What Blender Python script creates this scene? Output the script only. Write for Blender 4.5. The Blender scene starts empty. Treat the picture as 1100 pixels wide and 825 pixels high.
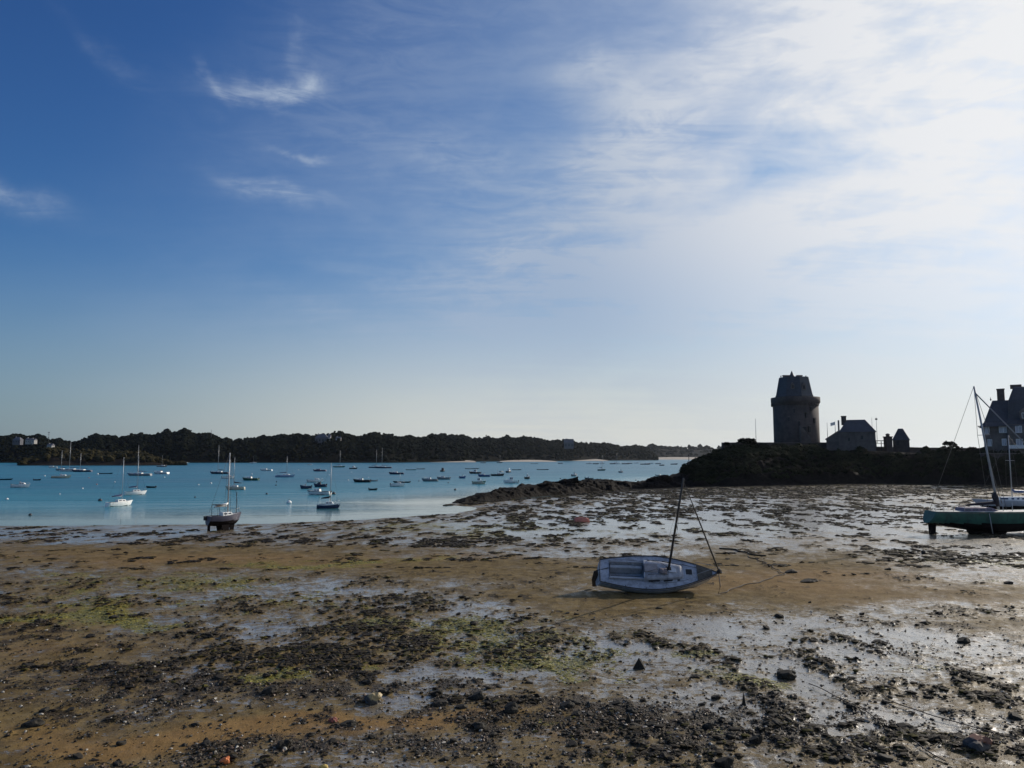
import bpy, math, random
import numpy as np
from mathutils import Vector, Matrix, Euler

random.seed(7); RNG = np.random.default_rng(11)
R = math.radians
S = bpy.context.scene
COL = S.collection

# ---------------------------------------------------------------- camera
F = 800.0; CZ = 10.0; PITCH = math.atan(77.5 / F)
cam_d = bpy.data.cameras.new('camera'); cam = bpy.data.objects.new('camera', cam_d); COL.objects.link(cam)
cam.location = (0, 0, CZ); cam.rotation_euler = (R(90) + PITCH, 0, 0)
cam_d.sensor_width = 36.0; cam_d.lens = 36.0 * F / 1100.0
cam_d.clip_start = 0.1; cam_d.clip_end = 30000
S.camera = cam

# ---------------------------------------------------------------- sun and exposure
SUN_AZ, SUN_EL = R(51), R(25)          # azimuth to the right of the view direction (+Y)
sd = Vector((math.sin(SUN_AZ) * math.cos(SUN_EL), math.cos(SUN_AZ) * math.cos(SUN_EL), math.sin(SUN_EL)))
sun_l = bpy.data.lights.new('sun', 'SUN'); sun = bpy.data.objects.new('sun', sun_l); COL.objects.link(sun)
sun_l.energy = 4.2; sun_l.angle = R(0.5); sun_l.color = (1.0, 0.91, 0.79)
sun.rotation_euler = sd.to_track_quat('Z', 'Y').to_euler(); sun.location = (0, 0, 60)
S.view_settings.view_transform = 'Standard'; S.view_settings.look = 'None'
S.view_settings.exposure = 0.0; S.view_settings.gamma = 1.0; S.view_settings.use_curve_mapping = False
S.render.engine = 'CYCLES'
S.cycles.use_denoising = True
S.cycles.max_bounces = 6; S.cycles.volume_bounces = 0; S.cycles.diffuse_bounces = 3; S.cycles.glossy_bounces = 3
S.cycles.transparent_max_bounces = 8; S.cycles.sample_clamp_indirect = 4.0; S.cycles.sample_clamp_direct = 12.0
S.cycles.use_adaptive_sampling = True

# ---------------------------------------------------------------- pixel <-> world on the 1100x825 photograph
cp, sp_ = math.cos(PITCH), math.sin(PITCH)
def ray(px, py):
    u = (px - 550.0) / F; v = (412.5 - py) / F
    return Vector((u, cp - v * sp_, sp_ + v * cp))
def at_z(px, py, z):
    d = ray(px, py); t = (z - CZ) / d.z
    return Vector((d.x * t, d.y * t, z))
def at_y(px, py, y):
    d = ray(px, py); t = y / d.y
    return Vector((d.x * t, y, CZ + d.z * t))
def azel(px, py):
    d = ray(px, py).normalized()
    return math.atan2(d.x, d.y), math.asin(d.z)
def pix(x, y, z):                       # vectorised projection
    zz = z - CZ
    dep = y * cp + zz * sp_; up = -y * sp_ + zz * cp
    dep = np.maximum(dep, 0.5)
    return 550 + F * x / dep, 412.5 - F * up / dep

# ---------------------------------------------------------------- node expression helper
class NT:
    def __init__(s, tree): s.t = tree; s.n = tree.nodes; s.l = tree.links
    def new(s, typ, **kw):
        n = s.n.new(typ)
        for k, v in kw.items(): setattr(n, k, v)
        return n
    def set(s, sock, v):
        if isinstance(v, X): s.l.new(v.o, sock)
        elif isinstance(v, bpy.types.NodeSocket): s.l.new(v, sock)
        elif isinstance(v, (tuple, list)):
            sock.default_value = tuple(v) + ((1.0,) if len(sock.default_value) == 4 and len(v) == 3 else ())
        else: sock.default_value = v
    def m(s, op, a, b=0.0, c=0.0, clamp=False):
        n = s.new('ShaderNodeMath', operation=op, use_clamp=clamp)
        s.set(n.inputs[0], a); s.set(n.inputs[1], b); s.set(n.inputs[2], c)
        return X(s, n.outputs[0])
    def ss(s, v, a, b, lo=0.0, hi=1.0):
        n = s.new('ShaderNodeMapRange', interpolation_type='SMOOTHSTEP')
        s.set(n.inputs['Value'], v); s.set(n.inputs['From Min'], a); s.set(n.inputs['From Max'], b)
        s.set(n.inputs['To Min'], lo); s.set(n.inputs['To Max'], hi)
        return X(s, n.outputs[0])
    def mix(s, f, a, b):
        n = s.new('ShaderNodeMix', data_type='RGBA')
        s.set(n.inputs[0], f); s.set(n.inputs[6], a); s.set(n.inputs[7], b)
        return X(s, n.outputs[2])
    def attr(s, name):
        n = s.new('ShaderNodeAttribute', attribute_name=name); return X(s, n.outputs['Fac'])
    def vec(s, x, y, z):
        n = s.new('ShaderNodeCombineXYZ'); s.set(n.inputs[0], x); s.set(n.inputs[1], y); s.set(n.inputs[2], z)
        return X(s, n.outputs[0])
    def noise(s, v, scale, detail=5, rough=0.55, dist=0.0):
        n = s.new('ShaderNodeTexNoise'); s.set(n.inputs['Vector'], v)
        n.inputs['Scale'].default_value = scale; n.inputs['Detail'].default_value = detail
        n.inputs['Roughness'].default_value = rough; n.inputs['Distortion'].default_value = dist
        return X(s, n.outputs[0])
    def vor(s, v, scale, feature='F1', out='Distance'):
        n = s.new('ShaderNodeTexVoronoi', feature=feature); s.set(n.inputs['Vector'], v); n.inputs['Scale'].default_value = scale
        return X(s, n.outputs[out])
    def mapv(s, v, scale=(1, 1, 1), rot=(0, 0, 0), loc=(0, 0, 0)):
        n = s.new('ShaderNodeMapping'); s.set(n.inputs[0], v)
        n.inputs['Scale'].default_value = scale; n.inputs['Rotation'].default_value = rot; n.inputs['Location'].default_value = loc
        return X(s, n.outputs[0])
class X:
    def __init__(s, nt, o): s.nt = nt; s.o = o
    def __add__(a, b): return a.nt.m('ADD', a, b)
    __radd__ = __add__
    def __sub__(a, b): return a.nt.m('SUBTRACT', a, b)
    def __rsub__(a, b): return a.nt.m('SUBTRACT', b, a)
    def __mul__(a, b): return a.nt.m('MULTIPLY', a, b)
    __rmul__ = __mul__
    def __truediv__(a, b): return a.nt.m('DIVIDE', a, b)
    def __pow__(a, b): return a.nt.m('POWER', a, b)
    def clamp(a): return a.nt.m('ADD', a, 0.0, clamp=True)

# ---------------------------------------------------------------- world: Nishita sky, thin cirrus mixed in by direction
W = bpy.data.worlds.new('World'); S.world = W; W.use_nodes = True
W.node_tree.nodes.clear(); w = NT(W.node_tree)
tc = w.new('ShaderNodeTexCoord')
gen = X(w, tc.outputs['Generated'])
sep = w.new('ShaderNodeSeparateXYZ'); w.set(sep.inputs[0], gen)
dx, dy, dz = X(w, sep.outputs[0]), X(w, sep.outputs[1]), X(w, sep.outputs[2])
sky = w.new('ShaderNodeTexSky', sky_type='NISHITA')
sky.sun_disc = False; sky.sun_elevation = SUN_EL; sky.sun_rotation = SUN_AZ
sky.air_density = 1.0; sky.dust_density = 1.2; sky.ozone_density = 2.2; sky.altitude = 0
skyc = X(w, sky.outputs[0])
az = w.m('ARCTAN2', dx, dy); el = w.m('ARCSINE', dz)
up = w.m('MAXIMUM', dz, 0.0) + 0.10
pv = w.vec(dx / up, dy / up, 0.0)
nbig = w.noise(w.mapv(pv, (0.45, 1.0, 1), (0, 0, R(-18)), (3.1, 1.7, 0)), 0.9, 6, 0.55, 0.6)
nfin = w.noise(w.mapv(pv, (0.35, 1.6, 1), (0, 0, R(-25)), (7.1, 2.7, 0)), 3.2, 9, 0.62, 1.1)
nstr = w.noise(w.mapv(pv, (0.16, 1.5, 1), (0, 0, R(-14)), (1.3, 9.7, 0)), 2.6, 7, 0.6, 0.5)
naz = w.noise(w.vec(az, el, 0.3), 9.0, 6, 0.6)      # warp for the masks
naz2 = w.noise(w.vec(az, el, 7.3), 7.0, 6, 0.6)
wa = az + (naz - 0.5) * 0.10; we = el + (naz2 - 0.5) * 0.08
def blob(px, py, rx, ry, rot=0.0, warp=1.0):
    a0, e0 = azel(px, py); k = 1 / F
    A = (wa if warp else az) - a0; B = (we if warp else el) - e0
    c, s = math.cos(R(rot)), math.sin(R(rot))
    U = (A * c + B * s) * (1 / (rx * k)); V = (B * c - A * s) * (1 / (ry * k))
    r2 = U * U + V * V
    return w.m('EXPONENT', r2 * -1.0)
# large veil on the right: edge runs from the top centre down and to the left
a1, e1 = azel(745, 0); a2, e2 = azel(500, 320)
nx, ny = (e1 - e2), -(a1 - a2); nl = math.hypot(nx, ny); nx /= nl; ny /= nl
edge = (wa - a1) * nx + (we - e1) * ny
veil = w.ss(edge, -0.10, 0.24)
broad = w.ss(edge, -0.50, 0.04)                       # thin milky film well before the veil proper
naze = w.noise(w.mapv(w.vec(az, el, 1.9), (1.0, 2.6, 1), (0, 0, R(-12))), 3.4, 8, 0.56, 0.7)
nmo = w.noise(w.mapv(w.vec(az, el, 8.4), (1.0, 1.9, 1), (0, 0, R(-22)), (5, 3, 0)), 13.0, 9, 0.62, 0.5)
tex = w.ss(nbig * 0.28 + nfin * 0.10 + nstr * 0.12 + naze * 0.32 + nmo * 0.20, 0.41, 0.60)
low = w.ss(el, 0.05, 0.30)
core = broad * (0.19 + tex * 0.20) + veil * (0.20 + tex * 0.48)
edgeb = (blob(640, 80, 45, 14, 10) * 0.30 + blob(690, 130, 70, 45, 20) * 0.35 + blob(620, 190, 60, 26) * 0.28
         + blob(545, 270, 42, 13, 2) * 0.45 + blob(590, 255, 160, 90, 20) * 0.34 + blob(560, 40, 120, 60, 20) * 0.12 + blob(680, 345, 260, 60, 4) * 0.30 + blob(420, 170, 140, 50, -8) * 0.12 + blob(1090, 95, 120, 70, 10) * 0.4 + blob(830, 60, 150, 70, 15) * 0.30 + blob(480, 165, 70, 16, -8) * 0.22
         + blob(700, 300, 190, 22, 6) * 0.22 + blob(900, 330, 160, 14, 4) * 0.2)
gaps = blob(800, 205, 120, 20, 6) * 0.50 + blob(850, 165, 70, 16, 8) * 0.32 + blob(760, 150, 36, 18, 30) * 0.30 + blob(700, 295, 120, 9, 5) * 0.30 + blob(640, 215, 60, 12, 8) * 0.2 + blob(900, 280, 120, 8, 6) * 0.22 + blob(950, 350, 140, 7, 4) * 0.22 + blob(700, 40, 60, 30, 30) * .2
nff = w.noise(w.mapv(w.vec(az, el, 4.4), (1.0, 3.6, 1), (0, 0, R(-10)), (2, 1, 0)), 11.0, 9, 0.66, 0.9)
fib = w.ss(nfin * 0.45 + nff * 0.55, 0.38, 0.62)
wisps = (blob(285, 98, 42, 9, 4) * 0.72 + blob(325, 90, 16, 9, 10) * 0.55 + blob(234, 93, 20, 5, -38) * 0.34 + blob(310, 60, 8, 34, -14) * 0.16
         + blob(300, 200, 44, 8, -9) * 0.50 + blob(322, 160, 26, 4, -8) * 0.40 + blob(16, 211, 34, 11, -14) * 0.42
         + blob(345, 335, 60, 12, -16) * 0.28 + blob(440, 300, 60, 5, -4) * 0.16 + blob(400, 40, 130, 60, 30) * 0.16
         + blob(120, 60, 40, 8, -25) * 0.12 + blob(470, 330, 70, 12, -18) * 0.2)
cov = (core + edgeb * (0.35 + fib * 0.9) - gaps * veil * 0.72 + wisps * (0.25 + fib * 1.0)).clamp() * 0.93
# glow round the sun seen through the veil
dot = w.new('ShaderNodeVectorMath', operation='DOT_PRODUCT'); w.set(dot.inputs[0], gen); dot.inputs[1].default_value = tuple(sd)
cs = w.m('MAXIMUM', X(w, dot.outputs['Value']), 0.0)
glow = cs ** 5.0
cloud_b = w.mix(w.ss(cs, 0.68, 0.975), (3.9, 4.7, 6.0), (8.7, 8.7, 8.75))
sc3 = w.new('ShaderNodeSeparateColor'); w.set(sc3.inputs[0], skyc)
def soft(v, k, g, lim):                     # grade one channel of the Nishita sky and roll off its aureole
    q = (v * 0.1) ** g * k
    return q / (q * (1 / lim) + 1.0) * 10.0
cc = w.new('ShaderNodeCombineColor')
w.set(cc.inputs[0], soft(X(w, sc3.outputs[0]), 1.02, 1.60, 0.9))
w.set(cc.inputs[1], soft(X(w, sc3.outputs[1]), 1.55, 1.58, 1.1))
w.set(cc.inputs[2], soft(X(w, sc3.outputs[2]), 1.80, 1.42, 1.6))
base = X(w, cc.outputs[0])
# pale band low over the sea
hz = w.ss(el, 0.26, -0.02) * (0.66 + w.ss(az, -0.7, 0.10) * 0.32)
base2 = w.mix(hz, base, w.mix(w.ss(az, -0.72, -0.02), (2.3, 3.0, 3.5), w.mix(w.ss(az, 0.0, 0.7), (7.2, 7.15, 6.55), (7.8, 8.0, 7.8))))
fin = w.mix(cov * (0.35 + low * 0.65), base2, cloud_b)
bg = w.new('ShaderNodeBackground'); w.set(bg.inputs['Color'], fin); bg.inputs['Strength'].default_value = 0.1
wo = w.new('ShaderNodeOutputWorld'); w.l.new(bg.outputs[0], wo.inputs[0])

# ---------------------------------------------------------------- numpy noise
def _hash(ix, iy, iz, seed):
    h = (ix * 374761393 + iy * 668265263 + iz * 2147483647 + seed * 974634777) & 0xFFFFFFFF
    h = ((h ^ (h >> 13)) * 1274126177) & 0xFFFFFFFF
    h = ((h ^ (h >> 16)) * 2246822519) & 0xFFFFFFFF
    return ((h ^ (h >> 15)) & 0xFFFFFF) / float(0xFFFFFF)
def vnoise(x, y, z=None, seed=0):
    """smooth value noise in -1..1"""
    x = np.asarray(x, float); y = np.asarray(y, float)
    two = z is None
    z = np.zeros_like(x) if two else np.asarray(z, float)
    ix, iy, iz = (np.floor(v).astype(np.int64) for v in (x, y, z))
    fx, fy, fz = x - ix, y - iy, z - iz
    sx, sy, sz = (v * v * v * (v * (v * 6 - 15) + 10) for v in (fx, fy, fz))
    def L(a, b, t): return a + (b - a) * t
    def pl(k):
        return L(L(_hash(ix, iy, iz + k, seed), _hash(ix + 1, iy, iz + k, seed), sx),
                 L(_hash(ix, iy + 1, iz + k, seed), _hash(ix + 1, iy + 1, iz + k, seed), sx), sy)
    r = pl(0) if two else L(pl(0), pl(1), sz)
    return r * 2 - 1
def fbm(x, y, z=None, oct=4, seed=0, gain=0.5, lac=2.03):
    a, s, t = 1.0, 0.0, 0.0
    x = np.asarray(x, float); y = np.asarray(y, float)
    if z is not None: z = np.asarray(z, float)
    for i in range(oct):
        s = s + a * vnoise(x + i * 17.3, y - i * 9.1, None if z is None else z + i * 5.7, seed + i * 13); t += a
        a *= gain; x = x * lac; y = y * lac
        if z is not None: z = z * lac
    return s / t
def ridged(x, y, oct=5, seed=0):
    a, s, t = 1.0, 0.0, 0.0
    for i in range(oct):
        s = s + a * (1 - np.abs(vnoise(x + i * 7.7, y + i * 3.1, None, seed + i * 7)) * 2); t += a; a *= 0.52; x = x * 2.07; y = y * 2.07
    return s / t
def sm(v, a, b):
    t = np.clip((np.asarray(v, float) - a) / (b - a), 0, 1); return t * t * (3 - 2 * t)

# ---------------------------------------------------------------- mesh and object helpers
def mesh_np(name, verts, faces, mats=(), smooth=True, matidx=None, attrs=None):
    me = bpy.data.meshes.new(name)
    verts = np.asarray(verts, np.float32); faces = np.asarray(faces, np.int32)
    k = faces.shape[1]
    me.vertices.add(len(verts)); me.vertices.foreach_set('co', verts.ravel())
    me.loops.add(faces.size); me.loops.foreach_set('vertex_index', faces.ravel())
    me.polygons.add(len(faces)); me.polygons.foreach_set('loop_start', np.arange(0, faces.size, k, dtype=np.int32))
    me.polygons.foreach_set('use_smooth', np.full(len(faces), smooth))
    for m in mats: me.materials.append(m)
    if matidx is not None: me.polygons.foreach_set('material_index', np.asarray(matidx, np.int32))
    me.update(calc_edges=True); me.validate()
    for n, v in (attrs or {}).items():
        a = me.attributes.new(n, 'FLOAT', 'POINT'); a.data.foreach_set('value', np.asarray(v, np.float32))
    return me
def link(name, me, parent=None, loc=None):
    o = bpy.data.objects.new(name, me); COL.objects.link(o)
    if parent is not None: o.parent = parent
    if loc is not None: o.location = loc
    return o
def tag(o, label=None, cat=None, group=None, kind=None):
    if label: o['label'] = label
    if cat: o['category'] = cat
    if group: o['group'] = group
    if kind: o['kind'] = kind
    return o
def thing(name, label, cat, loc=(0, 0, 0), rot=(0, 0, 0), group=None):
    o = bpy.data.objects.new(name, None); COL.objects.link(o)
    o.empty_display_size = 0.5; o.location = loc; o.rotation_euler = rot
    return tag(o, label, cat, group)
def ico(sub):
    import bmesh
    bm = bmesh.new(); bmesh.ops.create_icosphere(bm, subdivisions=sub, radius=1.0)
    v = np.array([x.co[:] for x in bm.verts]); f = np.array([[q.index for q in p.verts] for p in bm.faces]); bm.free()
    return v, f
ICO = {k: ico(k) for k in (1, 2, 3, 4)}

class MB:
    """collects simple solids; build() links them as one mesh object"""
    def __init__(s): s.v = []; s.f = []; s.sm = []; s.mi = []
    def add(s, vs, fs, smooth=False, mi=0):
        b = len(s.v); s.v += [tuple(p) for p in vs]
        for f in fs: s.f.append([b + i for i in f]); s.sm.append(smooth); s.mi.append(mi)
        return s
    def box(s, c, d, rot=None, mi=0, taper=1.0):
        c = Vector(c); M = rot.to_matrix() if isinstance(rot, Euler) else (rot or Matrix.Identity(3)); vs = []
        for z in (-1, 1):
            k = taper if z > 0 else 1.0
            for x, y in ((-1, -1), (1, -1), (1, 1), (-1, 1)): vs.append(c + M @ Vector((x * d[0] / 2 * k, y * d[1] / 2 * k, z * d[2] / 2)))
        return s.add(vs, [(3, 2, 1, 0), (4, 5, 6, 7), (0, 1, 5, 4), (1, 2, 6, 5), (2, 3, 7, 6), (3, 0, 4, 7)], mi=mi)
    def prism(s, pts, y0, y1, mi=0, axis='y'):
        n = len(pts)
        if axis == 'y': vs = [(x, y0, z) for x, z in pts] + [(x, y1, z) for x, z in pts]
        elif axis == 'x': vs = [(y0, x, z) for x, z in pts] + [(y1, x, z) for x, z in pts]
        else: vs = [(x, z, y0) for x, z in pts] + [(x, z, y1) for x, z in pts]
        fs = [tuple(range(n)), tuple(range(2 * n - 1, n - 1, -1))] + [(i, (i + 1) % n, n + (i + 1) % n, n + i) for i in range(n)]
        return s.add(vs, fs, mi=mi)
    def tube(s, pts, r, n=8, mi=0, cap=True):
        pts = [Vector(p) for p in pts]; rr = r if isinstance(r, (list, tuple)) else [r] * len(pts); vs = []; fs = []
        up0 = Vector((0, 0, 1))
        for i, p in enumerate(pts):
            d = (pts[min(i + 1, len(pts) - 1)] - pts[max(i - 1, 0)]).normalized()
            a = d.cross(up0);
            if a.length < 0.05: a = d.cross(Vector((0, 1, 0)))
            a.normalize(); b = d.cross(a)
            for k in range(n):
                t = 2 * math.pi * k / n; vs.append(p + a * math.cos(t) * rr[i] + b * math.sin(t) * rr[i])
        for i in range(len(pts) - 1):
            for k in range(n):
                k2 = (k + 1) % n; fs.append((i * n + k, i * n + k2, (i + 1) * n + k2, (i + 1) * n + k))
        s.add(vs, fs, True, mi)
        if cap:
            b = len(s.v) - len(vs); m = len(vs)
            s.f += [list(range(b, b + n)), list(range(b + m - n, b + m))]; s.sm += [False, False]; s.mi += [mi, mi]
        return s
    def lathe(s, prof, n=16, c=(0, 0, 0), mi=0, smooth=True):
        vs = []; fs = []
        for r, z in prof:
            for k in range(n):
                t = 2 * math.pi * k / n; vs.append((c[0] + r * math.cos(t), c[1] + r * math.sin(t), c[2] + z))
        for i in range(len(prof) - 1):
            for k in range(n):
                k2 = (k + 1) % n; fs.append((i * n + k, i * n + k2, (i + 1) * n + k2, (i + 1) * n + k))
        m = len(prof)
        fs += [tuple(range(n)), tuple((m - 1) * n + k for k in range(n))]
        return s.add(vs, fs, smooth, mi)
    def blob(s, c, d, sub=2, amp=0.2, freq=1.5, seed=0, rot=None, mi=0, smooth=True):
        v, f = ICO[sub]; n = fbm(v[:, 0] * freq + seed * 3.1, v[:, 1] * freq, v[:, 2] * freq, 3, seed)
        q = v * (1 + amp * n)[:, None] * np.array(d) / 2
        if rot is not None: q = q @ np.array(rot.to_matrix() if isinstance(rot, Euler) else rot).T
        q = q + np.array(c)
        return s.add(q.tolist(), f.tolist(), smooth, mi)
    def build(s, name, mats, parent=None, bevel=0.0, loc=None):
        me = bpy.data.meshes.new(name); me.from_pydata(s.v, [], s.f); me.update()
        import bmesh
        bm = bmesh.new(); bm.from_mesh(me); bmesh.ops.recalc_face_normals(bm, faces=bm.faces)
        if bevel > 0:
            bmesh.ops.bevel(bm, geom=[e for e in bm.edges if e.is_manifold and e.calc_face_angle(0) > 0.6], offset=bevel, segments=2, affect='EDGES')
            bm.to_mesh(me); bm.free()
        else:
            bm.to_mesh(me); bm.free()
            me.polygons.foreach_set('use_smooth', s.sm); me.polygons.foreach_set('material_index', s.mi)
        for m in (mats if isinstance(mats, (list, tuple)) else [mats]): me.materials.append(m)
        return link(name, me, parent, loc)

# ---------------------------------------------------------------- materials
MATS = {}
def mat(name, col, rough=0.6, var=0.25, scale=3.0, bump=0.0, metal=0.0, spec=0.5, stain=None, coat=0.0, obj=True):
    if name in MATS: return MATS[name]
    m = bpy.data.materials.new(name); m.use_nodes = True; t = NT(m.node_tree); m.node_tree.nodes.clear()
    tc = t.new('ShaderNodeTexCoord'); p = X(t, tc.outputs['Object'])
    n1 = t.noise(p, scale, 6, 0.6); n2 = t.noise(p, scale * 0.23, 3, 0.5)
    dark = tuple(c * (1 - var) for c in col); lite = tuple(min(1, c * (1 + var * 0.8)) for c in col)
    c = t.mix(t.ss(n1 * 0.6 + n2 * 0.4, 0.36, 0.62), dark, lite)
    if stain is not None: c = t.mix(t.ss(t.noise(t.mapv(p, (1, 1, 0.35)), scale * 1.7, 8, 0.7), 0.52, 0.70) * 0.75, c, stain)
    b = t.new('ShaderNodeBsdfPrincipled'); t.set(b.inputs['Base Color'], c)
    t.set(b.inputs['Roughness'], (n1 * 0.25 + (rough - 0.12)).clamp()); b.inputs['Metallic'].default_value = metal
    b.inputs['Specular IOR Level'].default_value = spec; b.inputs['Coat Weight'].default_value = coat
    if bump:
        bn = t.new('ShaderNodeBump'); bn.inputs['Strength'].default_value = 0.6; bn.inputs['Distance'].default_value = bump
        t.set(bn.inputs['Height'], n1); t.l.new(bn.outputs[0], b.inputs['Normal'])
    o = t.new('ShaderNodeOutputMaterial'); t.l.new(b.outputs[0], o.inputs[0]); MATS[name] = m
    return m

# ---------------------------------------------------------------- the lie of the land (waterline z = 0)
LAND = np.array([(-900, -400), (-900, 78), (-400, 92), (-150, 102), (-74, 108), (-52, 110.5), (-36, 112), (-23, 120), (-10, 132), (-6.5, 141),
                 (-7.5, 148), (-14, 157), (-8, 166), (8, 184), (20, 216), (40, 238), (75, 268), (100, 330), (400, 420), (900, 420), (900, -400)], float)
def sdf(x, y):
    x = np.asarray(x, float); y = np.asarray(y, float); best = np.full(x.shape, 1e9); inside = np.zeros(x.shape, bool)
    n = len(LAND)
    for i in range(n):
        ax, ay = LAND[i]; bx, by = LAND[(i + 1) % n]; ex, ey = bx - ax, by - ay
        t = np.clip(((x - ax) * ex + (y - ay) * ey) / (ex * ex + ey * ey), 0, 1)
        best = np.minimum(best, np.hypot(x - ax - t * ex, y - ay - t * ey))
        c = ((ay > y) != (by > y)) & (x < (bx - ax) * (y - ay) / (by - ay + 1e-12) + ax)
        inside ^= c
    return np.where(inside, best, -best)
def ground_s(x, y, d=None):
    """smooth beach level"""
    if d is None: d = sdf(x, y)
    return np.where(d > 0, 4.0 * (1 - np.exp(-np.maximum(d, 0) / 80)), np.maximum(d * 0.05, -6))
def gpt(px, py):
    z = 2.0
    for _ in range(30):
        p = at_z(px, py, z); z = 0.5 * z + 0.5 * float(ground_s(np.array([p.x]), np.array([p.y]))[0])
    return at_z(px, py, z)

RX = [-14, -10, -2, 6, 15, 27, 38, 44, 52, 56, 62, 68, 105, 124, 150, 260]
RY = [158, 165, 180, 195, 205, 215, 220, 225, 230, 232, 236, 241, 241, 205, 203, 200]
RZ = [-.3, .8, 1.8, 2.3, 2.7, 2.9, 1.9, 3.0, 4.2, 6.6, 9.0, 12.2, 12.2, 10.2, 10.2, 10.4]
RF = [4, 6, 8, 10, 10, 10, 9, 10, 13, 17, 24, 31, 31, 22, 22, 24]
# patches on the beach, each an ellipse lying on the ground: (x, y, rx, ry, amount), in the photograph's pixels, laid onto the beach by perspective
WET = [(90, 574, 150, 8, .55), (300, 577, 160, 7, .15), (200, 572, 60, 5, .25), (430, 570, 120, 10, -.05), (620, 566, 140, 14, .35), (880, 556, 270, 24, .95), (1060, 590, 120, 16, .55),
       (700, 597, 110, 5, .5), (400, 640, 130, 16, .35), (520, 655, 60, 22, .65), (250, 672, 110, 10, .35), (465, 745, 70, 20, .70), (490, 727, 40, 8, .45),
       (630, 702, 90, 12, .60), (560, 722, 60, 14, .4), (780, 668, 140, 12, .60), (930, 655, 190, 12, .25), (980, 690, 170, 22, .65), (850, 720, 170, 20, .55), (1060, 650, 80, 9, .2),
       (1020, 620, 90, 10, .55), (800, 760, 170, 20, .55), (960, 780, 160, 24, .60), (400, 788, 50, 9, .45), (140, 757, 80, 6, .30), (300, 752, 90, 7, .25), (690, 638, 90, 3, .4), (600, 640, 30, 6, .4)]
DRY = [(200, 598, 260, 12, .9), (480, 610, 160, 10, .7), (560, 640, 90, 12, .8), (850, 608, 150, 14, .75), (960, 640, 200, 15, .85), (780, 632, 100, 14, .7), (640, 655, 120, 12, .5), (60, 700, 120, 40, .5),
       (60, 795, 200, 30, .9), (300, 785, 140, 16, .8), (430, 778, 90, 10, .6), (620, 790, 120, 14, .5), (1050, 745, 80, 12, .35), (30, 640, 60, 12, .2), (720, 780, 60, 8, .4), (1080, 675, 70, 10, .6)]
WEED = [(440, 583, 130, 6, .8), (520, 575, 80, 6, .4), (620, 552, 170, 14, .38), (880, 548, 240, 18, .42), (700, 529, 260, 7, 1.3), (960, 525, 180, 6, 1.2), (1060, 598, 110, 8, .6), (60, 648, 130, 18, .80), (260, 628, 150, 12, .5), (330, 645, 150, 14, .35),
        (420, 655, 110, 14, .85), (230, 690, 200, 18, .6), (430, 690, 170, 22, .95), (300, 705, 160, 12, .6), (170, 735, 220, 26, .75), (520, 682, 70, 16, .4), (620, 712, 80, 14, .3), (700, 695, 120, 8, .3), (560, 765, 80, 9, .25),
        (830, 712, 120, 12, .6), (900, 735, 140, 12, .30), (620, 775, 150, 14, .25), (560, 805, 160, 16, .20), (880, 800, 170, 20, .22), (1030, 735, 120, 20, .25), (1070, 640, 90, 20, .25), (860, 640, 120, 4, .3), (1000, 810, 120, 14, .4)]
ALG = [(50, 668, 62, 7, .9), (135, 674, 34, 5, 1.0), (330, 606, 90, 4, .65), (430, 601, 90, 4, .55), (470, 567, 120, 8, .45), (600, 574, 160, 9, .55), (260, 732, 38, 9, .85), (322, 727, 26, 8, .8), (410, 720, 30, 6, .4), (210, 622, 110, 9, .40), (60, 617, 50, 5, .3),
       (415, 675, 50, 6, .6), (500, 668, 24, 6, .6), (590, 712, 60, 8, .75), (540, 690, 60, 14, .4), (1050, 602, 100, 5, .95), (1050, 622, 60, 4, .4), (930, 590, 120, 4, .4), (750, 702, 30, 4, .8), (820, 727, 26, 5, .7), (1000, 716, 40, 5, .5),
       (230, 645, 230, 36, .34), (420, 690, 160, 40, .30), (640, 700, 180, 40, .28), (60, 650, 90, 30, .3), (880, 700, 200, 50, .16), (700, 565, 330, 14, .30),
       (800, 795, 60, 8, .3), (300, 640, 60, 6, .3), (600, 800, 60, 6, .3), (900, 570, 200, 8, .25), (700, 560, 200, 10, .3), (740, 730, 120, 10, .25)]
PEB = [(180, 738, 240, 22, 1.0), (100, 690, 140, 18, .4), (560, 790, 200, 34, .6), (1000, 775, 160, 40, .45), (330, 812, 220, 12, .9), (700, 775, 140, 24, .6), (780, 800, 120, 30, .4), (300, 690, 200, 20, .4), (1040, 700, 90, 24, .5), (40, 765, 120, 10, .4)]
RED = [(150, 790, 340, 22, .5), (450, 778, 90, 12, .9), (300, 785, 130, 12, .8), (640, 806, 60, 12, .7), (250, 600, 300, 12, .5), (850, 620, 200, 16, .6), (640, 770, 60, 12, .5), (60, 700, 90, 20, .4), (960, 640, 200, 14, .4)]
def patches(lst, u, v):
    s = np.zeros_like(u)
    for a, b, ra, rb, k in lst: s += k * np.exp(-((u - a) / ra) ** 2 - ((v - b) / rb) ** 2)
    return s
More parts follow.
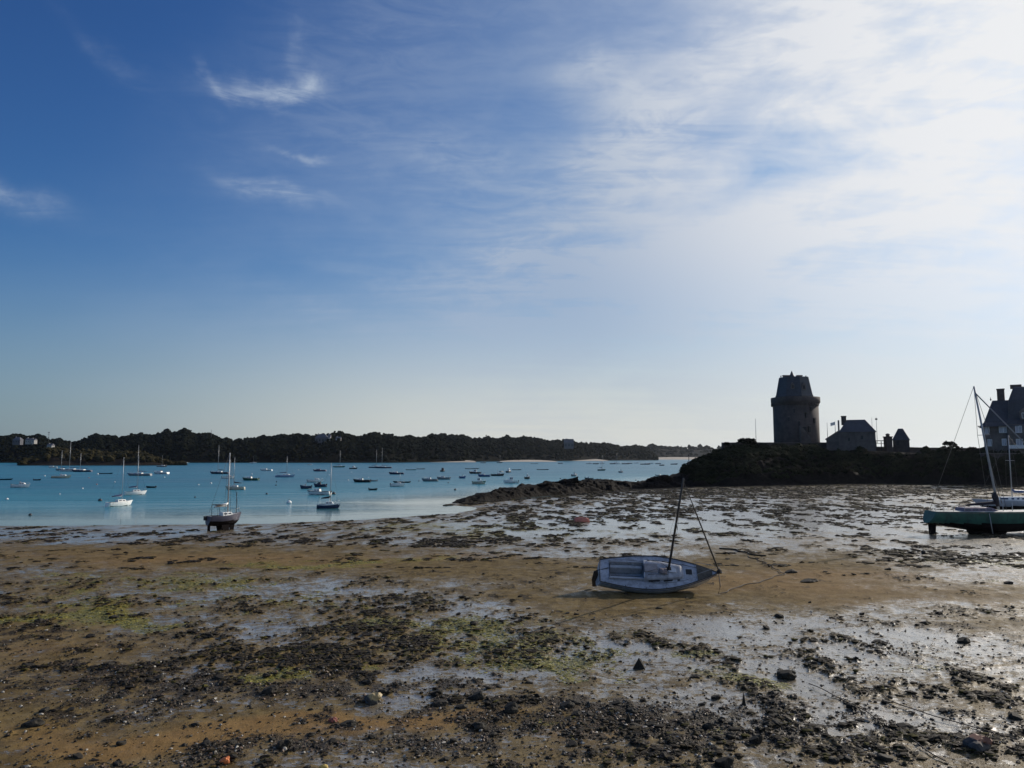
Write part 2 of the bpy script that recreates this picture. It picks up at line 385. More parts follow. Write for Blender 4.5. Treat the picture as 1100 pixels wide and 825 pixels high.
def masks(x, y, zs):
    """wet, weed, algae, pebble, red-sand fields and fine relief for points of the beach"""
    wx = x + fbm(x * .22, y * .13, None, 4, 31) * 2.2; wy = y + fbm(x * .2, y * .16, None, 4, 47) * (1.5 + y * 0.035)
    u, v = pix(wx, np.maximum(wy, 4), zs)
    hum = fbm(x * .55, y * .42, None, 6, 5, 0.55)                 # hummocks
    mid = fbm(x * 1.9, y * 1.4, None, 5, 9, 0.6)
    strm = fbm(x * .10 + y * .02, y * .45, None, 5, 63, 0.55)       # bands left by the ebb
    fk = sm(y, 45, 95)                                             # broad gullies and weed beds of the outer flat
    far = fbm(x * .62, y * .16, None, 5, 83, 0.66) * fk; far2 = fbm(x * .50 + 9, y * .13, None, 5, 87, 0.62) * fk
    foot = np.interp(x, RX, RY) - np.interp(x, RX, RF); rock = sm(y - foot, -16, -2) * sm(x, -16, -6) * sm(y, 135, 150)    # rocks and weed at the foot of the point
    fine = fbm(x * 4.6, y * 3.4, None, 3, 95, .6) * (1 - fk)
    wet = patches(WET, u, v) - patches(DRY, u, v) * 0.9 + 0.12
    wet = wet - hum * 0.62 * (1 - fk * .6) - mid * 0.42 + strm * 0.30 - far * 1.1 + far2 * 0.4 - rock * 1.2 - fine * 0.35
    weed = patches(WEED, u, v) * .72 + 0.04 - patches(DRY, u, v) * 0.34
    weed = weed - 0.13 + rock * 1.6 + fine * 0.75 + hum * 0.95 + mid * 0.80 + strm * 0.50 + far * 1.9
    alg = patches(ALG, u, v) * 1.5 - 0.26 + fbm(x * 1.1, y * .8, None, 5, 77, .6) * 0.75 + far2 * 0.8
    peb = patches(PEB, u, v) * .72 + mid * 0.9 + hum * 0.5
    red = patches(RED, u, v) + strm * 0.3
    fade = sm(y, 700, 330)
    return wet * fade - (1 - fade), weed * fade, alg * fade, peb, red, hum, mid

def build_ground():
    # fan of rings: fine where the photograph looks closely, coarse out to the horizon
    th = np.concatenate([np.linspace(-178, -46, 60), np.linspace(-44, 44, 1250), np.linspace(46, 178, 60)]) * math.pi / 180
    # radii: one ring per 0.7 px of picture height down to 1.2 px below the horizon, then on to the rim
    ys = np.concatenate([np.arange(880, 560, -0.75), np.arange(560, 506, -0.33)])
    r = np.array([7.0 * F / (q - 490) for q in ys]); r = np.concatenate([np.linspace(2.0, r[0] * 0.97, 30), r, np.geomspace(r[-1] * 1.04, 22000, 70)])
    TH, RR = np.meshgrid(th, r)
    x = (RR * np.sin(TH)).ravel(); y = (RR * np.cos(TH)).ravel()
    d = sdf(x, y); zs = ground_s(x, y, d)
    wet, weed, alg, peb, red, hum, mid = masks(x, y, zs)
    near = sm(d, -2, 14) * sm(np.hypot(x, y), 420, 200)
    relief = near * (hum * 0.06 + mid * 0.022)
    relief += near * (sm(weed, 0.38, 0.9) * (0.05 + 0.05 * fbm(x * 4.1, y * 3.1, None, 3, 21)) + sm(peb, .5, 1.1) * 0.02 * fbm(x * 9, y * 9, None, 2, 23))
    relief -= near * sm(wet, 0.25, 0.75) * 0.02
    rip = np.sin((y * 9 + x * 1.5 + 3 * fbm(x * .5, y * .5, None, 3, 91))) * 0.004 * near * sm(red, .2, .6)
    z = zs + relief + rip + sm(np.abs(d), 12, 0) * 0.05 * fbm(x * .15, y * .25, None, 4, 3)
    n, m = TH.shape
    idx = np.arange(n * m).reshape(n, m)
    f = np.stack([idx[:-1, :-1].ravel(), idx[:-1, 1:].ravel(), idx[1:, 1:].ravel(), idx[1:, :-1].ravel()], 1)
    me = mesh_np('mud_flat', np.stack([x, y, z], 1), f[:, ::-1], [mud_material()], True,
                 attrs=dict(wet=wet, weed=weed, alg=alg, peb=peb, red=red, shore=d))
    return tag(link('mud_flat', me), 'brown tidal mud flat with wet sheen and weed patches', kind='structure')

def mud_material():
    m = bpy.data.materials.new('tidal mud'); m.use_nodes = True; t = NT(m.node_tree); m.node_tree.nodes.clear()
    g = t.new('ShaderNodeNewGeometry'); p = X(t, g.outputs['Position'])
    wet, weed, alg, peb, red, shore = (t.attr(k) for k in ('wet', 'weed', 'alg', 'peb', 'red', 'shore'))
    n_a = t.noise(p, 1.3, 6, 0.65); n_b = t.noise(p, 6.0, 6, 0.7); n_c = t.noise(p, 22.0, 4, 0.7); n_d = t.noise(t.mapv(p, (0.5, 1.2, 1)), 3.2, 7, 0.72, 0.8)
    vo = t.vor(p, 16.0); vo2 = t.vor(p, 34.0)
    # sand and mud
    sand = t.mix(t.ss(n_a, 0.35, 0.65), (0.092, 0.062, 0.022), (0.185, 0.132, 0.054))
    sand = t.mix(t.ss(red, 0.15, 0.9) * 0.75, sand, t.mix(n_b, (0.190, 0.105, 0.038), (0.300, 0.190, 0.078)))
    sand = t.mix(t.ss(n_c * 0.6 + n_b * 0.4, 0.50, 0.66) * 0.45, sand, (0.055, 0.040, 0.030))
    # pebbles and shell grit
    pm = t.ss(peb + n_b * 0.9 - 0.45, 0.30, 0.62)
    pcol = t.mix(t.ss(t.noise(p, 30.0, 2, 0.5), 0.42, 0.70), (0.030, 0.027, 0.024), (0.20, 0.18, 0.15))
    pcol = t.mix(t.ss(vo, 0.10, 0.42), pcol, (0.035, 0.028, 0.022))
    c = t.mix(pm * 0.8, sand, pcol)
    # weed
    wf = t.ss(weed * 0.80 + (n_d - 0.5) * 4.4 + (n_b - 0.5) * 3.2, 0.66, 0.92)
    wcol = t.mix(t.ss(n_c, 0.4, 0.7), (0.008, 0.006, 0.004), (0.050, 0.040, 0.014))
    c = t.mix(wf * 0.92, c, wcol)
    # green algae
    af = t.ss(alg + (n_b - 0.5) * 2.4 + (n_d - 0.5) * 1.4 + (n_c - 0.5) * 0.8, 0.42, 0.85)
    acol = t.mix(t.ss(n_c, 0.35, 0.7), (0.110, 0.098, 0.014), (0.300, 0.260, 0.040))
    c = t.mix(af * 0.62, c, acol)
    # water film
    film = t.ss(wet + (n_d - 0.5) * 3.6 + (n_b - 0.5) * 2.2 - wf * 0.8 - pm * 0.25, 0.22, 0.66)
    wetm = t.ss(wet, -0.6, 0.3)
    c = t.mix(film * 0.55, c, (0.200, 0.172, 0.128))  # film's base colour lightened to paint in warm sheen
    rough = t.m('ADD', 0.62 - wetm * 0.16 - wf * 0.08, film * -0.26)
    b = t.new('ShaderNodeBsdfPrincipled'); t.set(b.inputs['Base Color'], c); t.set(b.inputs['Roughness'], rough)
    t.set(b.inputs['Specular IOR Level'], 0.05 + wetm * 0.12 + film * 0.35); b.inputs['IOR'].default_value = 1.40
    t.set(b.inputs['Coat Weight'], film); t.set(b.inputs['Coat Roughness'], 0.20 + t.ss(n_b, 0.3, 0.7) * 0.30); b.inputs['Coat IOR'].default_value = 1.55
    bn = t.new('ShaderNodeBump'); bn.inputs['Strength'].default_value = 1.0; bn.inputs['Distance'].default_value = 0.05
    h = n_b * 0.5 + n_c * 0.35 + pm * t.ss(vo, 0.5, 0.0) * 0.6 + wf * (n_c * 0.9 + n_d * 0.9) + vo2 * pm * 0.2
    t.set(bn.inputs['Height'], h * (1.0 - film * 0.88)); t.l.new(bn.outputs[0], b.inputs['Normal'])
    bc = t.new('ShaderNodeBump'); bc.inputs['Strength'].default_value = 1.0; bc.inputs['Distance'].default_value = 0.035
    t.set(bc.inputs['Height'], n_b * 0.7 + n_c * 0.25); t.l.new(bc.outputs[0], b.inputs['Coat Normal'])
    o = t.new('ShaderNodeOutputMaterial'); t.l.new(b.outputs[0], o.inputs[0])
    return m
ground = build_ground()

# ---------------------------------------------------------------- sea
def water_material():
    m = bpy.data.materials.new('sea water'); m.use_nodes = True; t = NT(m.node_tree); m.node_tree.nodes.clear()
    g = t.new('ShaderNodeNewGeometry'); p = X(t, g.outputs['Position'])
    shore = t.attr('shore')                                  # metres out from the beach
    off = t.ss(shore, 6, 70)
    w1 = t.noise(t.mapv(p, (1, 1.5, 1)), 0.55, 5, 0.6); w2 = t.noise(t.mapv(p, (1.0, 1.6, 1), (0, 0, .5)), 2.4, 4, 0.6); w3 = t.noise(p, 0.10, 3, 0.5)
    band = t.noise(t.mapv(p, (0.10, 1.0, 1), (0, 0, 0.12)), 0.045, 5, 0.6, 0.4) * 0.6 + t.noise(t.mapv(p, (0.16, 1.0, 1), (0, 0, 0.05)), 0.20, 6, 0.65, 0.3) * 0.4
    bn = t.new('ShaderNodeBump'); bn.inputs['Strength'].default_value = 1.0; bn.inputs['Distance'].default_value = 1.0
    amp = (0.01 + off * 0.23) * (0.15 + t.ss(band, 0.43, 0.56) * 1.35)
    t.set(bn.inputs['Height'], (w1 * 0.8 + w2 * 0.22 + w3 * 0.9) * amp)
    deep = t.mix(t.ss(band, 0.43, 0.57), (0.003, 0.095, 0.150), (0.008, 0.150, 0.212))
    c = t.mix(t.ss(shore, 30, 170), (0.030, 0.185, 0.235), deep); c = t.mix(t.ss(shore, 0, 40), (0.110, 0.165, 0.165), c)
    b = t.new('ShaderNodeBsdfPrincipled'); t.set(b.inputs['Base Color'], c); t.set(b.inputs['Roughness'], 0.06 + off * 0.22)
    b.inputs['IOR'].default_value = 1.333; t.set(b.inputs['Specular IOR Level'], 0.5 - off * 0.12)
    t.l.new(bn.outputs[0], b.inputs['Normal'])
    o = t.new('ShaderNodeOutputMaterial'); t.l.new(b.outputs[0], o.inputs[0])
    return m
def build_water():
    th = np.linspace(-100, 100, 241) * math.pi / 180
    r = np.concatenate([np.linspace(60, 320, 150), np.geomspace(325, 21000, 70)])
    TH, RR = np.meshgrid(th, r); x = (RR * np.sin(TH)).ravel(); y = (RR * np.cos(TH)).ravel()
    d = -sdf(x, y); n, m = TH.shape; idx = np.arange(n * m).reshape(n, m)
    f = np.stack([idx[:-1, :-1].ravel(), idx[:-1, 1:].ravel(), idx[1:, 1:].ravel(), idx[1:, :-1].ravel()], 1)
    me = mesh_np('water', np.stack([x, y, 0 * x], 1), f[:, ::-1], [water_material()], True, attrs=dict(shore=d))
    return tag(link('water', me), 'blue estuary water at low tide', kind='structure')
water = build_water()

# ---------------------------------------------------------------- rocky islet, spit and far hills (terrain)
BOULD = [(607, 515, 205, 2.6), (650, 515.5, 215, 3.4), (706, 511, 224, 3.8), (583, 519, 197, 2.2), (722, 514, 228, 2.6), (536, 527, 181, 1.6), (668, 519, 219, 2.0)]
def islet_z(x, y):
    x0_ = x; x = x - np.maximum(y - 236, 0) * 0.34
    ry, rz, rf = np.interp(x, RX, RY), np.interp(x, RX, RZ), np.interp(x, RX, RF)
    gz = ground_s(x, y)
    wx = fbm(x * .09, y * .09, None, 3, 101) * 3; ry = ry + wx * sm(x, 66, 60)
    flat = np.interp(x, [50, 60, 68, 300], [6, 12, 60, 60])           # depth of the plateau behind the crest
    t = (y - (ry - rf)) / rf
    front = np.clip(t, 0, 1) ** 0.75 * sm(t, -0.02, 0.15)
    back = sm(y - ry - flat, 14, 0)
    prof = front * back
    rough = 1 - sm(x, 64, 72) * sm(y - ry, -3, 0)                     # courtyard stays level
    n = ridged(x * .16, y * .16, 5, 7) * 0.9 + fbm(x * .5, y * .5, None, 5, 8) * 0.7
    z = gz * front * 0 + np.where(y > ry, -2.0 + (rz + 2.0) * prof, gz + (rz - gz) * prof)
    z = z + n * sm(prof, 0.0, 0.25) * np.interp(rz, [0, 2, 12], [.7, 1.25, 1.4]) * rough * (1 - 0.6 * sm(prof, .9, 1))
    for px, py, by, h in BOULD:
        c = at_y(px, py, by); rr = 1.3 + h * 0.42
        q = ((x0_ - c.x) / rr) ** 2 + ((y - by) / (rr * 1.3)) ** 2
        z = np.maximum(z, c.z - 0.5 * np.clip(q, 0, 3) ** 0.9 * h + n * 0.35 - 10 * (q > 3))
    edge = sm(x, -18, -13) * sm(y, 146, 151)
    return np.where(t < -0.01, gz - 0.6 * sm(-t, 0, .15) , z) * edge - (1 - edge) * 3
def build_islet():
    xs = np.concatenate([np.arange(-18, 160, 0.5), np.arange(160, 262, 2.0)]); ys = np.concatenate([np.arange(148, 262, 0.45), np.arange(262, 330, 3.0)])
    X_, Y_ = np.meshgrid(xs, ys); x, y = X_.ravel(), Y_.ravel(); z = islet_z(x, y)
    n, m = X_.shape; idx = np.arange(n * m).reshape(n, m)
    f = np.stack([idx[:-1, :-1].ravel(), idx[:-1, 1:].ravel(), idx[1:, 1:].ravel(), idx[1:, :-1].ravel()], 1)
    rk = mat('weedy rock', (0.009, 0.007, 0.006), 0.85, 0.6, 0.9, 0.5, stain=(0.022, 0.019, 0.015), spec=0.06)
    me = mesh_np('rocky_shore', np.stack([x, y, z], 1), f, [rk], False)
    return tag(link('rocky_shore', me), 'dark weedy rocks of the point below the castle', kind='structure')
islet = build_islet()

TREE_M = []
def leaf_mat(name, a, b):
    m = bpy.data.materials.new(name); m.use_nodes = True; t = NT(m.node_tree); m.node_tree.nodes.clear()
    g = t.new('ShaderNodeNewGeometry'); p = X(t, g.outputs['Position'])
    n = t.noise(p, 0.10, 4, 0.6); n2 = t.noise(p, 0.9, 4, 0.7)
    c = t.mix(t.ss(n * 0.55 + n2 * 0.45, 0.38, 0.62), a, b)
    bs = t.new('ShaderNodeBsdfPrincipled'); t.set(bs.inputs['Base Color'], c); bs.inputs['Roughness'].default_value = 0.9; bs.inputs['Specular IOR Level'].default_value = 0.03
    o = t.new('ShaderNodeOutputMaterial'); t.l.new(bs.outputs[0], o.inputs[0]); return m
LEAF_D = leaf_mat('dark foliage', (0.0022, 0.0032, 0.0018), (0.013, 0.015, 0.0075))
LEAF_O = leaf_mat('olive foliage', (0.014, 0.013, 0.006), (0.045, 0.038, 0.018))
BARK = mat('bark', (0.06, 0.05, 0.04), 0.85, 0.3, 2.0)
def foliage_mass(cs, rad, sub=2, flakes=30, seed=0, squash=0.8, amp=0.38, flake=0.13):
    """many crowns: lumpy cores plus leaf clumps; returns verts, tri faces"""
    rng = np.random.default_rng(seed); V = []; Fc = []; off = 0
    bv, bf = ICO[sub]
    for i, (c, r) in enumerate(zip(cs, rad)):
        k = rng.integers(2, 4) if r > 1.5 else 1
        for j in range(k):
            o = rng.normal(0, 0.34, 3) * r * (j > 0); rr = r * (1.0 if j == 0 else rng.uniform(0.45, 0.7))
            ph = rng.uniform(0, 100)
            n = fbm(bv[:, 0] * 2.1 + ph, bv[:, 1] * 2.1, bv[:, 2] * 2.1, 3, seed)
            q = bv * (0.86 + amp * n)[:, None] * rr * np.array([1, 1, squash]) + c + o
            V.append(q); Fc.append(bf + off); off += len(q)
        if flakes:
            d = rng.normal(0, 1, (flakes, 3)); d /= np.linalg.norm(d, axis=1)[:, None]; d[:, 2] = np.abs(d[:, 2]) * 0.9 - 0.25
            p = d * r * rng.uniform(0.82, 1.16, (flakes, 1)) * np.array([1, 1, squash]) + c
            s = r * flake * rng.uniform(0.6, 1.5, (flakes, 1))
            a = rng.normal(0, 1, (flakes, 3)) * s; b = rng.normal(0, 1, (flakes, 3)) * s; e = rng.normal(0, 1, (flakes, 3)) * s
            V.append(np.stack([p + a, p + b, p + e], 1).reshape(-1, 3))
            Fc.append(np.arange(flakes * 3).reshape(-1, 3) + off); off += flakes * 3
    return np.concatenate(V), np.concatenate(Fc)

def shore_strip(name, label, px, ytop, ywat, dep, back, seed, mat_g, tree_h, tree_r, n_tree, leaf, wood, wlabel, bare=0.0, flakes=18, sub=2):
    """a wooded bank seen across the water. px: knots; ytop: skyline of the trees; ywat: waterline; dep: distance; back: depth of the slope"""
    px = np.array(px, float)
    N = int((px[-1] - px[0]) / 2.0) + 1; u = np.linspace(px[0], px[-1], N)
    D = np.interp(u, px, dep); yt = np.interp(u, px, ytop); bk = np.interp(u, px, back)
    bx = (u - 550) / F * D
    K = 14; tt = np.linspace(-0.12, 1.6, K)
    topz = CZ + (490 - yt) / F * (D + bk * 0.8) - tree_h * 0.95
    Xg = np.zeros((K, N)); Yg = np.zeros((K, N)); Zg = np.zeros((K, N))
    for k, t in enumerate(tt):
        dd = D + t * bk; Xg[k] = (u - 550) / F * dd; Yg[k] = dd
        prof = np.clip(t, 0, 1) ** 0.6 if t > 0 else 0
        Zg[k] = np.where(t < 0, t * 14, 0.3 + (topz - 0.3) * prof) if t < 0 else 0.3 + (np.maximum(topz, 1.0) - 0.3) * prof
        if t > 1: Zg[k] = np.maximum(topz, 1.0) * (1 - (t - 1) * 0.9)
    nz = fbm(Xg * .02, Yg * .02, None, 4, seed) * 2.0 * (np.array(tt)[:, None] > 0.0)
    Zg = Zg + nz; idx = np.arange(K * N).reshape(K, N)
    f = np.stack([idx[:-1, :-1].ravel(), idx[:-1, 1:].ravel(), idx[1:, 1:].ravel(), idx[1:, :-1].ravel()], 1)
    tag(link(name, mesh_np(name, np.stack([Xg.ravel(), Yg.ravel(), Zg.ravel()], 1), f, [mat_g], True)), label, kind='structure')
    rng = np.random.default_rng(seed)
    pu = rng.uniform(px[0], px[-1], n_tree); pt = rng.uniform(0.0 + bare, 1.05, n_tree) ** 0.9
    n_sky = n_tree // 3; pt[:n_sky] = rng.uniform(0.78, 0.98, n_sky)
    D_ = np.interp(pu, px, dep) + pt * np.interp(pu, px, back); x = (pu - 550) / F * D_
    tz = CZ + (490 - np.interp(pu, px, ytop)) / F * (np.interp(pu, px, dep) + np.interp(pu, px, back) * .8) - tree_h * 0.95
    gz = 0.3 + (np.maximum(tz, 1.0) - 0.3) * pt ** 0.6
    hh = tree_h * (1 + 0.70 * fbm(pu * .09, pu * 0, None, 4, seed + 3)) * rng.uniform(0.55, 1.25, n_tree) * np.clip(pt * 4 + 0.3, 0.4, 1)
    rr = tree_r * rng.uniform(0.6, 1.25, n_tree); rr[:n_sky] *= rng.uniform(.8, 1.7, n_sky) ** rng.choice([1, 1, 1.4], n_sky)
    cs = np.stack([x, D_, gz + hh - rr * 0.8], 1)
    V, T = foliage_mass(cs, rr, sub, flakes, seed)
    # trunks so that gaps between the crowns still read as wood
    o = link(wood, mesh_np(wood, V, T, [leaf], False)); tag(o, wlabel, kind='stuff')
    return o
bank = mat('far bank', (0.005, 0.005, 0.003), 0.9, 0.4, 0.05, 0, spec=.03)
sandm = mat('far sand', (0.36, 0.31, 0.25), 0.9, 0.15, 0.05, 0)
rockm = mat('far rock', (0.016, 0.013, 0.010), 0.9, 0.5, 0.12, 0, spec=.05)
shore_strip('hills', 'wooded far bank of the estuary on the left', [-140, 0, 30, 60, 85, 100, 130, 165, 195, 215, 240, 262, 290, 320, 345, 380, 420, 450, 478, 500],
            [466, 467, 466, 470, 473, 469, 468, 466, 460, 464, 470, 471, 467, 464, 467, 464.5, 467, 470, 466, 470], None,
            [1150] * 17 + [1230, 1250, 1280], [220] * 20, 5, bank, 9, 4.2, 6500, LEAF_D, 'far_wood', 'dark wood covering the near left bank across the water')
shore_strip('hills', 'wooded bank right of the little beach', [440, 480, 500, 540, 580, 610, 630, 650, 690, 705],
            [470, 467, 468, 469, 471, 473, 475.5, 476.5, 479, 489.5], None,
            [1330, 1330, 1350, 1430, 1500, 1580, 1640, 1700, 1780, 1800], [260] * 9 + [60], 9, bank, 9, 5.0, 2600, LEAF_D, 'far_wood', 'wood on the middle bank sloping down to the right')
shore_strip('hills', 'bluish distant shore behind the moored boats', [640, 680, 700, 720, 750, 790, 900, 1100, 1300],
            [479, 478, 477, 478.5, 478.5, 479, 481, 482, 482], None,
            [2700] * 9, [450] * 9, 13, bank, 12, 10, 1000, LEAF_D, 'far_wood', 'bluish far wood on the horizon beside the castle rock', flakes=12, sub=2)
shore_strip('hills', 'low rocky island at the left', [26, 34, 44, 60, 80, 110, 140, 165, 185, 198],
            [498, 492, 485.5, 480, 484, 484, 486, 488, 495, 498.5], None,
            [800, 800, 800, 800, 800, 800, 800, 805, 810, 815], [20, 60, 90, 90, 90, 90, 80, 60, 30, 10], 21, rockm, 5.0, 4.2, 420, LEAF_O, 'island_scrub', 'olive brown scrub on the low island at the left', bare=0.16)
def sand_bar(px0, px1, y, thick, D, name='beach'):
    mb = MB(); a = (px0 - 550) / F * D; b = (px1 - 550) / F * D; n = 24; vs = []; fs = []
    for i in range(n + 1):
        t = i / n; e = math.sin(math.pi * t) ** 0.5; xx = a + (b - a) * t; w_ = 60 * thick
        vs += [(xx, D - 10, -0.5), (xx, D + w_ * .1, 0.25 * e), (xx, D + w_ * e + 1, (0.4 + 1.6 * thick) * e), (xx, D + w_ * 1.5 * e + 2, (0.4 + 2.6 * thick) * e)]
    for i in range(n):
        for k in range(3): fs.append((i * 4 + k, i * 4 + 4 + k, i * 4 + 5 + k, i * 4 + 1 + k))
    mb.add(vs, fs, True); o = mb.build(name, sandm); return tag(o, 'pale strip of sand on the far shore', kind='structure')
sand_bar(458, 512, 496, 1.2, 1215); sand_bar(535, 600, 495, 1.0, 1330)
sand_bar(612, 655, 494, 1.6, 1560); sand_bar(694, 800, 493, 2.6, 2150)

# ---------------------------------------------------------------- masonry of the castle
stone = mat('dark granite', (0.060, 0.048, 0.046), 0.9, 0.35, 0.8, 0.05, stain=(0.06, 0.055, 0.05))
stone_l = mat('lighter granite', (0.110, 0.098, 0.092), 0.9, 0.30, 0.8, 0.05, stain=(0.09, 0.08, 0.07))
slate = mat('slate', (0.030, 0.036, 0.050), 0.55, 0.3, 1.4, 0.02)
darkm = mat('dark opening', (0.015, 0.015, 0.017), 0.6, 0.2, 2)
white = mat('white paint', (0.72, 0.72, 0.70), 0.45, 0.08, 3, stain=(0.50, 0.48, 0.44))
glassm = mat('window glass', (0.05, 0.06, 0.08), 0.12, 0.2, 3, spec=0.6)
ivym = LEAF_D
def pz(px, py, D): return at_y(px, py, D).z
def pxx(px, D): return (px - 550) / F * D

def big_tower():
    D = 262; cx = pxx(854.3, D); t = thing('castle_tower', 'massive round granite keep with steep slate roof on the castle rock', 'tower', (cx, D, 11.5))
    z = lambda py: pz(854, py, D - 8) - 11.5
    def ring(r, py): return [((r + r * 0.035 * math.cos(3 * a + 0.5)) * math.cos(a), (r + r * 0.035 * math.cos(3 * a + 0.5)) * math.sin(a), z(py) if py is not None else 0) for a in np.linspace(0, 2 * math.pi, 49)[:-1]]
    def shell(rings, name, m, smooth=True):
        vs = [p for r in rings for p in r]; n = 48; fs = []
        for i in range(len(rings) - 1):
            for k in range(n): fs.append((i * n + k, i * n + (k + 1) % n, (i + 1) * n + (k + 1) % n, (i + 1) * n + k))
        fs += [tuple(range(n)), tuple((len(rings) - 1) * n + k for k in range(n))]
        mb = MB(); mb.add(vs, fs, smooth); return mb.build(name, m, t)
    u = 8.0 / 24 * 0.985
    t.scale = (.965, .965, 1); shell([ring(24.0 * u, None), ring(23.9 * u, 470), ring(23.9 * u, 434.5)], 'wall', stone)
    shell([ring(23.9 * u, 434.4), ring(25.2 * u, 431.8), ring(25.8 * u, 431), ring(25.8 * u, 425.4), ring(25.0 * u, 425.3), ring(24.8 * u, 427)], 'parapet', stone)
    for k in range(40):
        mb = MB(); a = 2 * math.pi * k / 40; mb.box((24.6 * u * math.cos(a), 24.6 * u * math.sin(a), z(433.2)), (0.30, 0.7, 0.9), Euler((0, 0, a))); mb.build('corbel', stone, t)
    # roof: three bays, steep, cut off flat
    NR = 8
    def poly(r, py, k=0): return [(r * math.cos(2 * math.pi * i / NR), r * math.sin(2 * math.pi * i / NR), z(py)) for i in range(NR)]
    rings = [poly(21.0 * u, 426.5), poly(21.2 * u, 424), poly(20.4 * u, 422.5), poly(16.6 * u, 403.8), poly(16.4 * u, 403.2)]
    vs = [p for r in rings for p in r]; fs = [(i * NR + k, i * NR + (k + 1) % NR, (i + 1) * NR + (k + 1) % NR, (i + 1) * NR + k) for i in range(4) for k in range(NR)] + [tuple(range(NR)), tuple(4 * NR + k for k in range(NR))]
    mb = MB(); mb.add(vs, fs); rf = mb.build('roof', slate, t)
    for dxp in (-14.2, 13.6):
        mb = MB(); mb.lathe([(.35, z(403.6)), (.12, z(402.4)), (.28, z(401.0)), (.03, z(400.8))], 7, (dxp * u, 0, 0)); mb.build('finial', slate, rf)
    mb = MB(); mb.lathe([(4.8 * u, z(404)), (2.2 * u, z(400.2)), (0.3, z(397.0)), (0.05, z(395.4))], 6, (-2.0 * u, 0, 0)); mb.build('spire', slate, rf)
    for dxp, w_ in ((-8.5, 2.2), (6.2, 1.8)):
        mb = MB(); mb.box((dxp * u, 0, (z(404.5) + z(401.0)) / 2), (w_, 1.4, z(401.0) - z(404.5)), taper=0.92); mb.box((dxp * u, 0, z(400.9)), (w_ * 1.12, 1.5, 0.3)); mb.build('chimney', stone, rf)
    for dxp, py, w_, h_ in ((3.5, 415, 1.3, 2.0), (-8, 414, 1.1, 1.7)):
        mb = MB(); rr = (20.0 - (421.5 - py) * 0.276) * u; yy = -math.sqrt(max(rr * rr - (dxp * u) ** 2, 0.1))
        mb.prism([(dxp * u - w_ / 2, z(py) - h_ / 2), (dxp * u + w_ / 2, z(py) - h_ / 2), (dxp * u + w_ / 2, z(py) + h_ * .3), (dxp * u, z(py) + h_ * .8), (dxp * u - w_ / 2, z(py) + h_ * .3)], yy - 0.45, yy + 2.0)
        dm = mb.build('dormer', stone_l, rf); mb = MB(); mb.box((dxp * u, yy - 0.47, z(py) - 0.1), (w_ * .55, .06, h_ * .6)); mb.build('window', darkm, dm)
    for dxp, py, w_, h_ in ((-9, 441, .55, 1.4), (3, 446, .6, 1.6), (9, 439, .5, 1.2), (13, 452, .5, 1.5), (-5, 455, .6, 1.6), (0, 464, 1.5, 3.6), (6, 461, .7, 2.0), (-14, 450, .5, 1.3)):
        yy = -math.sqrt((24.0 * u) ** 2 - (dxp * u) ** 2) * 0.975
        mb = MB(); ang = math.atan2(dxp, 24)
        mb.box((dxp * u, yy, z(py)), (w_, 0.8, h_), Euler((0, 0, ang))); wd = mb.build('window', darkm, t)
        mb = MB(); mb.box((dxp * u, yy - 0.1, z(py) + h_ / 2 + .15), (w_ * 1.6, 0.85, .25), Euler((0, 0, ang))); mb.build('lintel', stone_l, wd)
    # outside stair against the foot of the keep
    mb = MB()
    for i in range(12):
        mb.box((-5.2 * u + i * 0.28 + .0, -24.6 * u - 0.9, z(461 + i * 1.1) / 2 + .6), (0.34, 1.2, max(z(461 + i * 1.1) + 1.2, .3)))
    mb.build('stair', stone_l, t)
    return t
tower = big_tower()

def wall_thing(label, x0, x1, y, zb, zt, th=1.6, arches=(), slope=None, name='rampart_wall'):
    t = thing(name, label, 'wall', ((x0 + x1) / 2, y, zb)); L = x1 - x0; n = max(4, int(L / 1.2)); vs = []; fs = []
    H = zt - zb
    xs_ = np.linspace(-L / 2, L / 2, n + 1); hs = H + (slope or 0) * (xs_ / L) + 0.10 * fbm(xs_ * .8, xs_ * 0, None, 3, int(abs(x0)) + 3)
    for xx, hh in zip(xs_, hs): vs += [(xx, -th / 2, 0), (xx, -th / 2 + .15, hh), (xx, th / 2, hh), (xx, th / 2, 0)]
    for i in range(n):
        for k in range(3): fs.append((i * 4 + k, i * 4 + 4 + k, i * 4 + 5 + k, i * 4 + 1 + k))
    fs += [(0, 1, 2, 3), tuple(n * 4 + k for k in (3, 2, 1, 0))]
    mb = MB(); mb.add(vs, fs); mb.build('wall_face', stone, t)
    mb = MB()
    for i in range(n): mb.box(((xs_[i] + xs_[i + 1]) / 2, 0, (hs[i] + hs[i + 1]) / 2 + .12), (xs_[1] - xs_[0] - .04, th + .3, .22))
    mb.build('coping', stone_l, t)
    for ax, az_, w_, h_, lit in arches:
        pts = [(w_ / 2, 0), (w_ / 2, h_ * .6)] + [(w_ / 2 * math.cos(a), h_ * .6 + w_ / 2 * math.sin(a)) for a in np.linspace(0.3, math.pi - 0.3, 6)] + [(-w_ / 2, h_ * .6), (-w_ / 2, 0)]
        mb = MB(); mb.prism([(ax - (x0 + x1) / 2 + a, az_ - zb + b) for a, b in pts], -th / 2 - .06, -th / 2 + .3); mb.build('arch', darkm if not lit else white, t)  # lit slit is a white panel, its brightness put into the colour
    return t
wall_thing('long level rampart wall left of and below the round keep', pxx(775, 245), pxx(886, 245), 245, 9.5, pz(830, 476, 245))
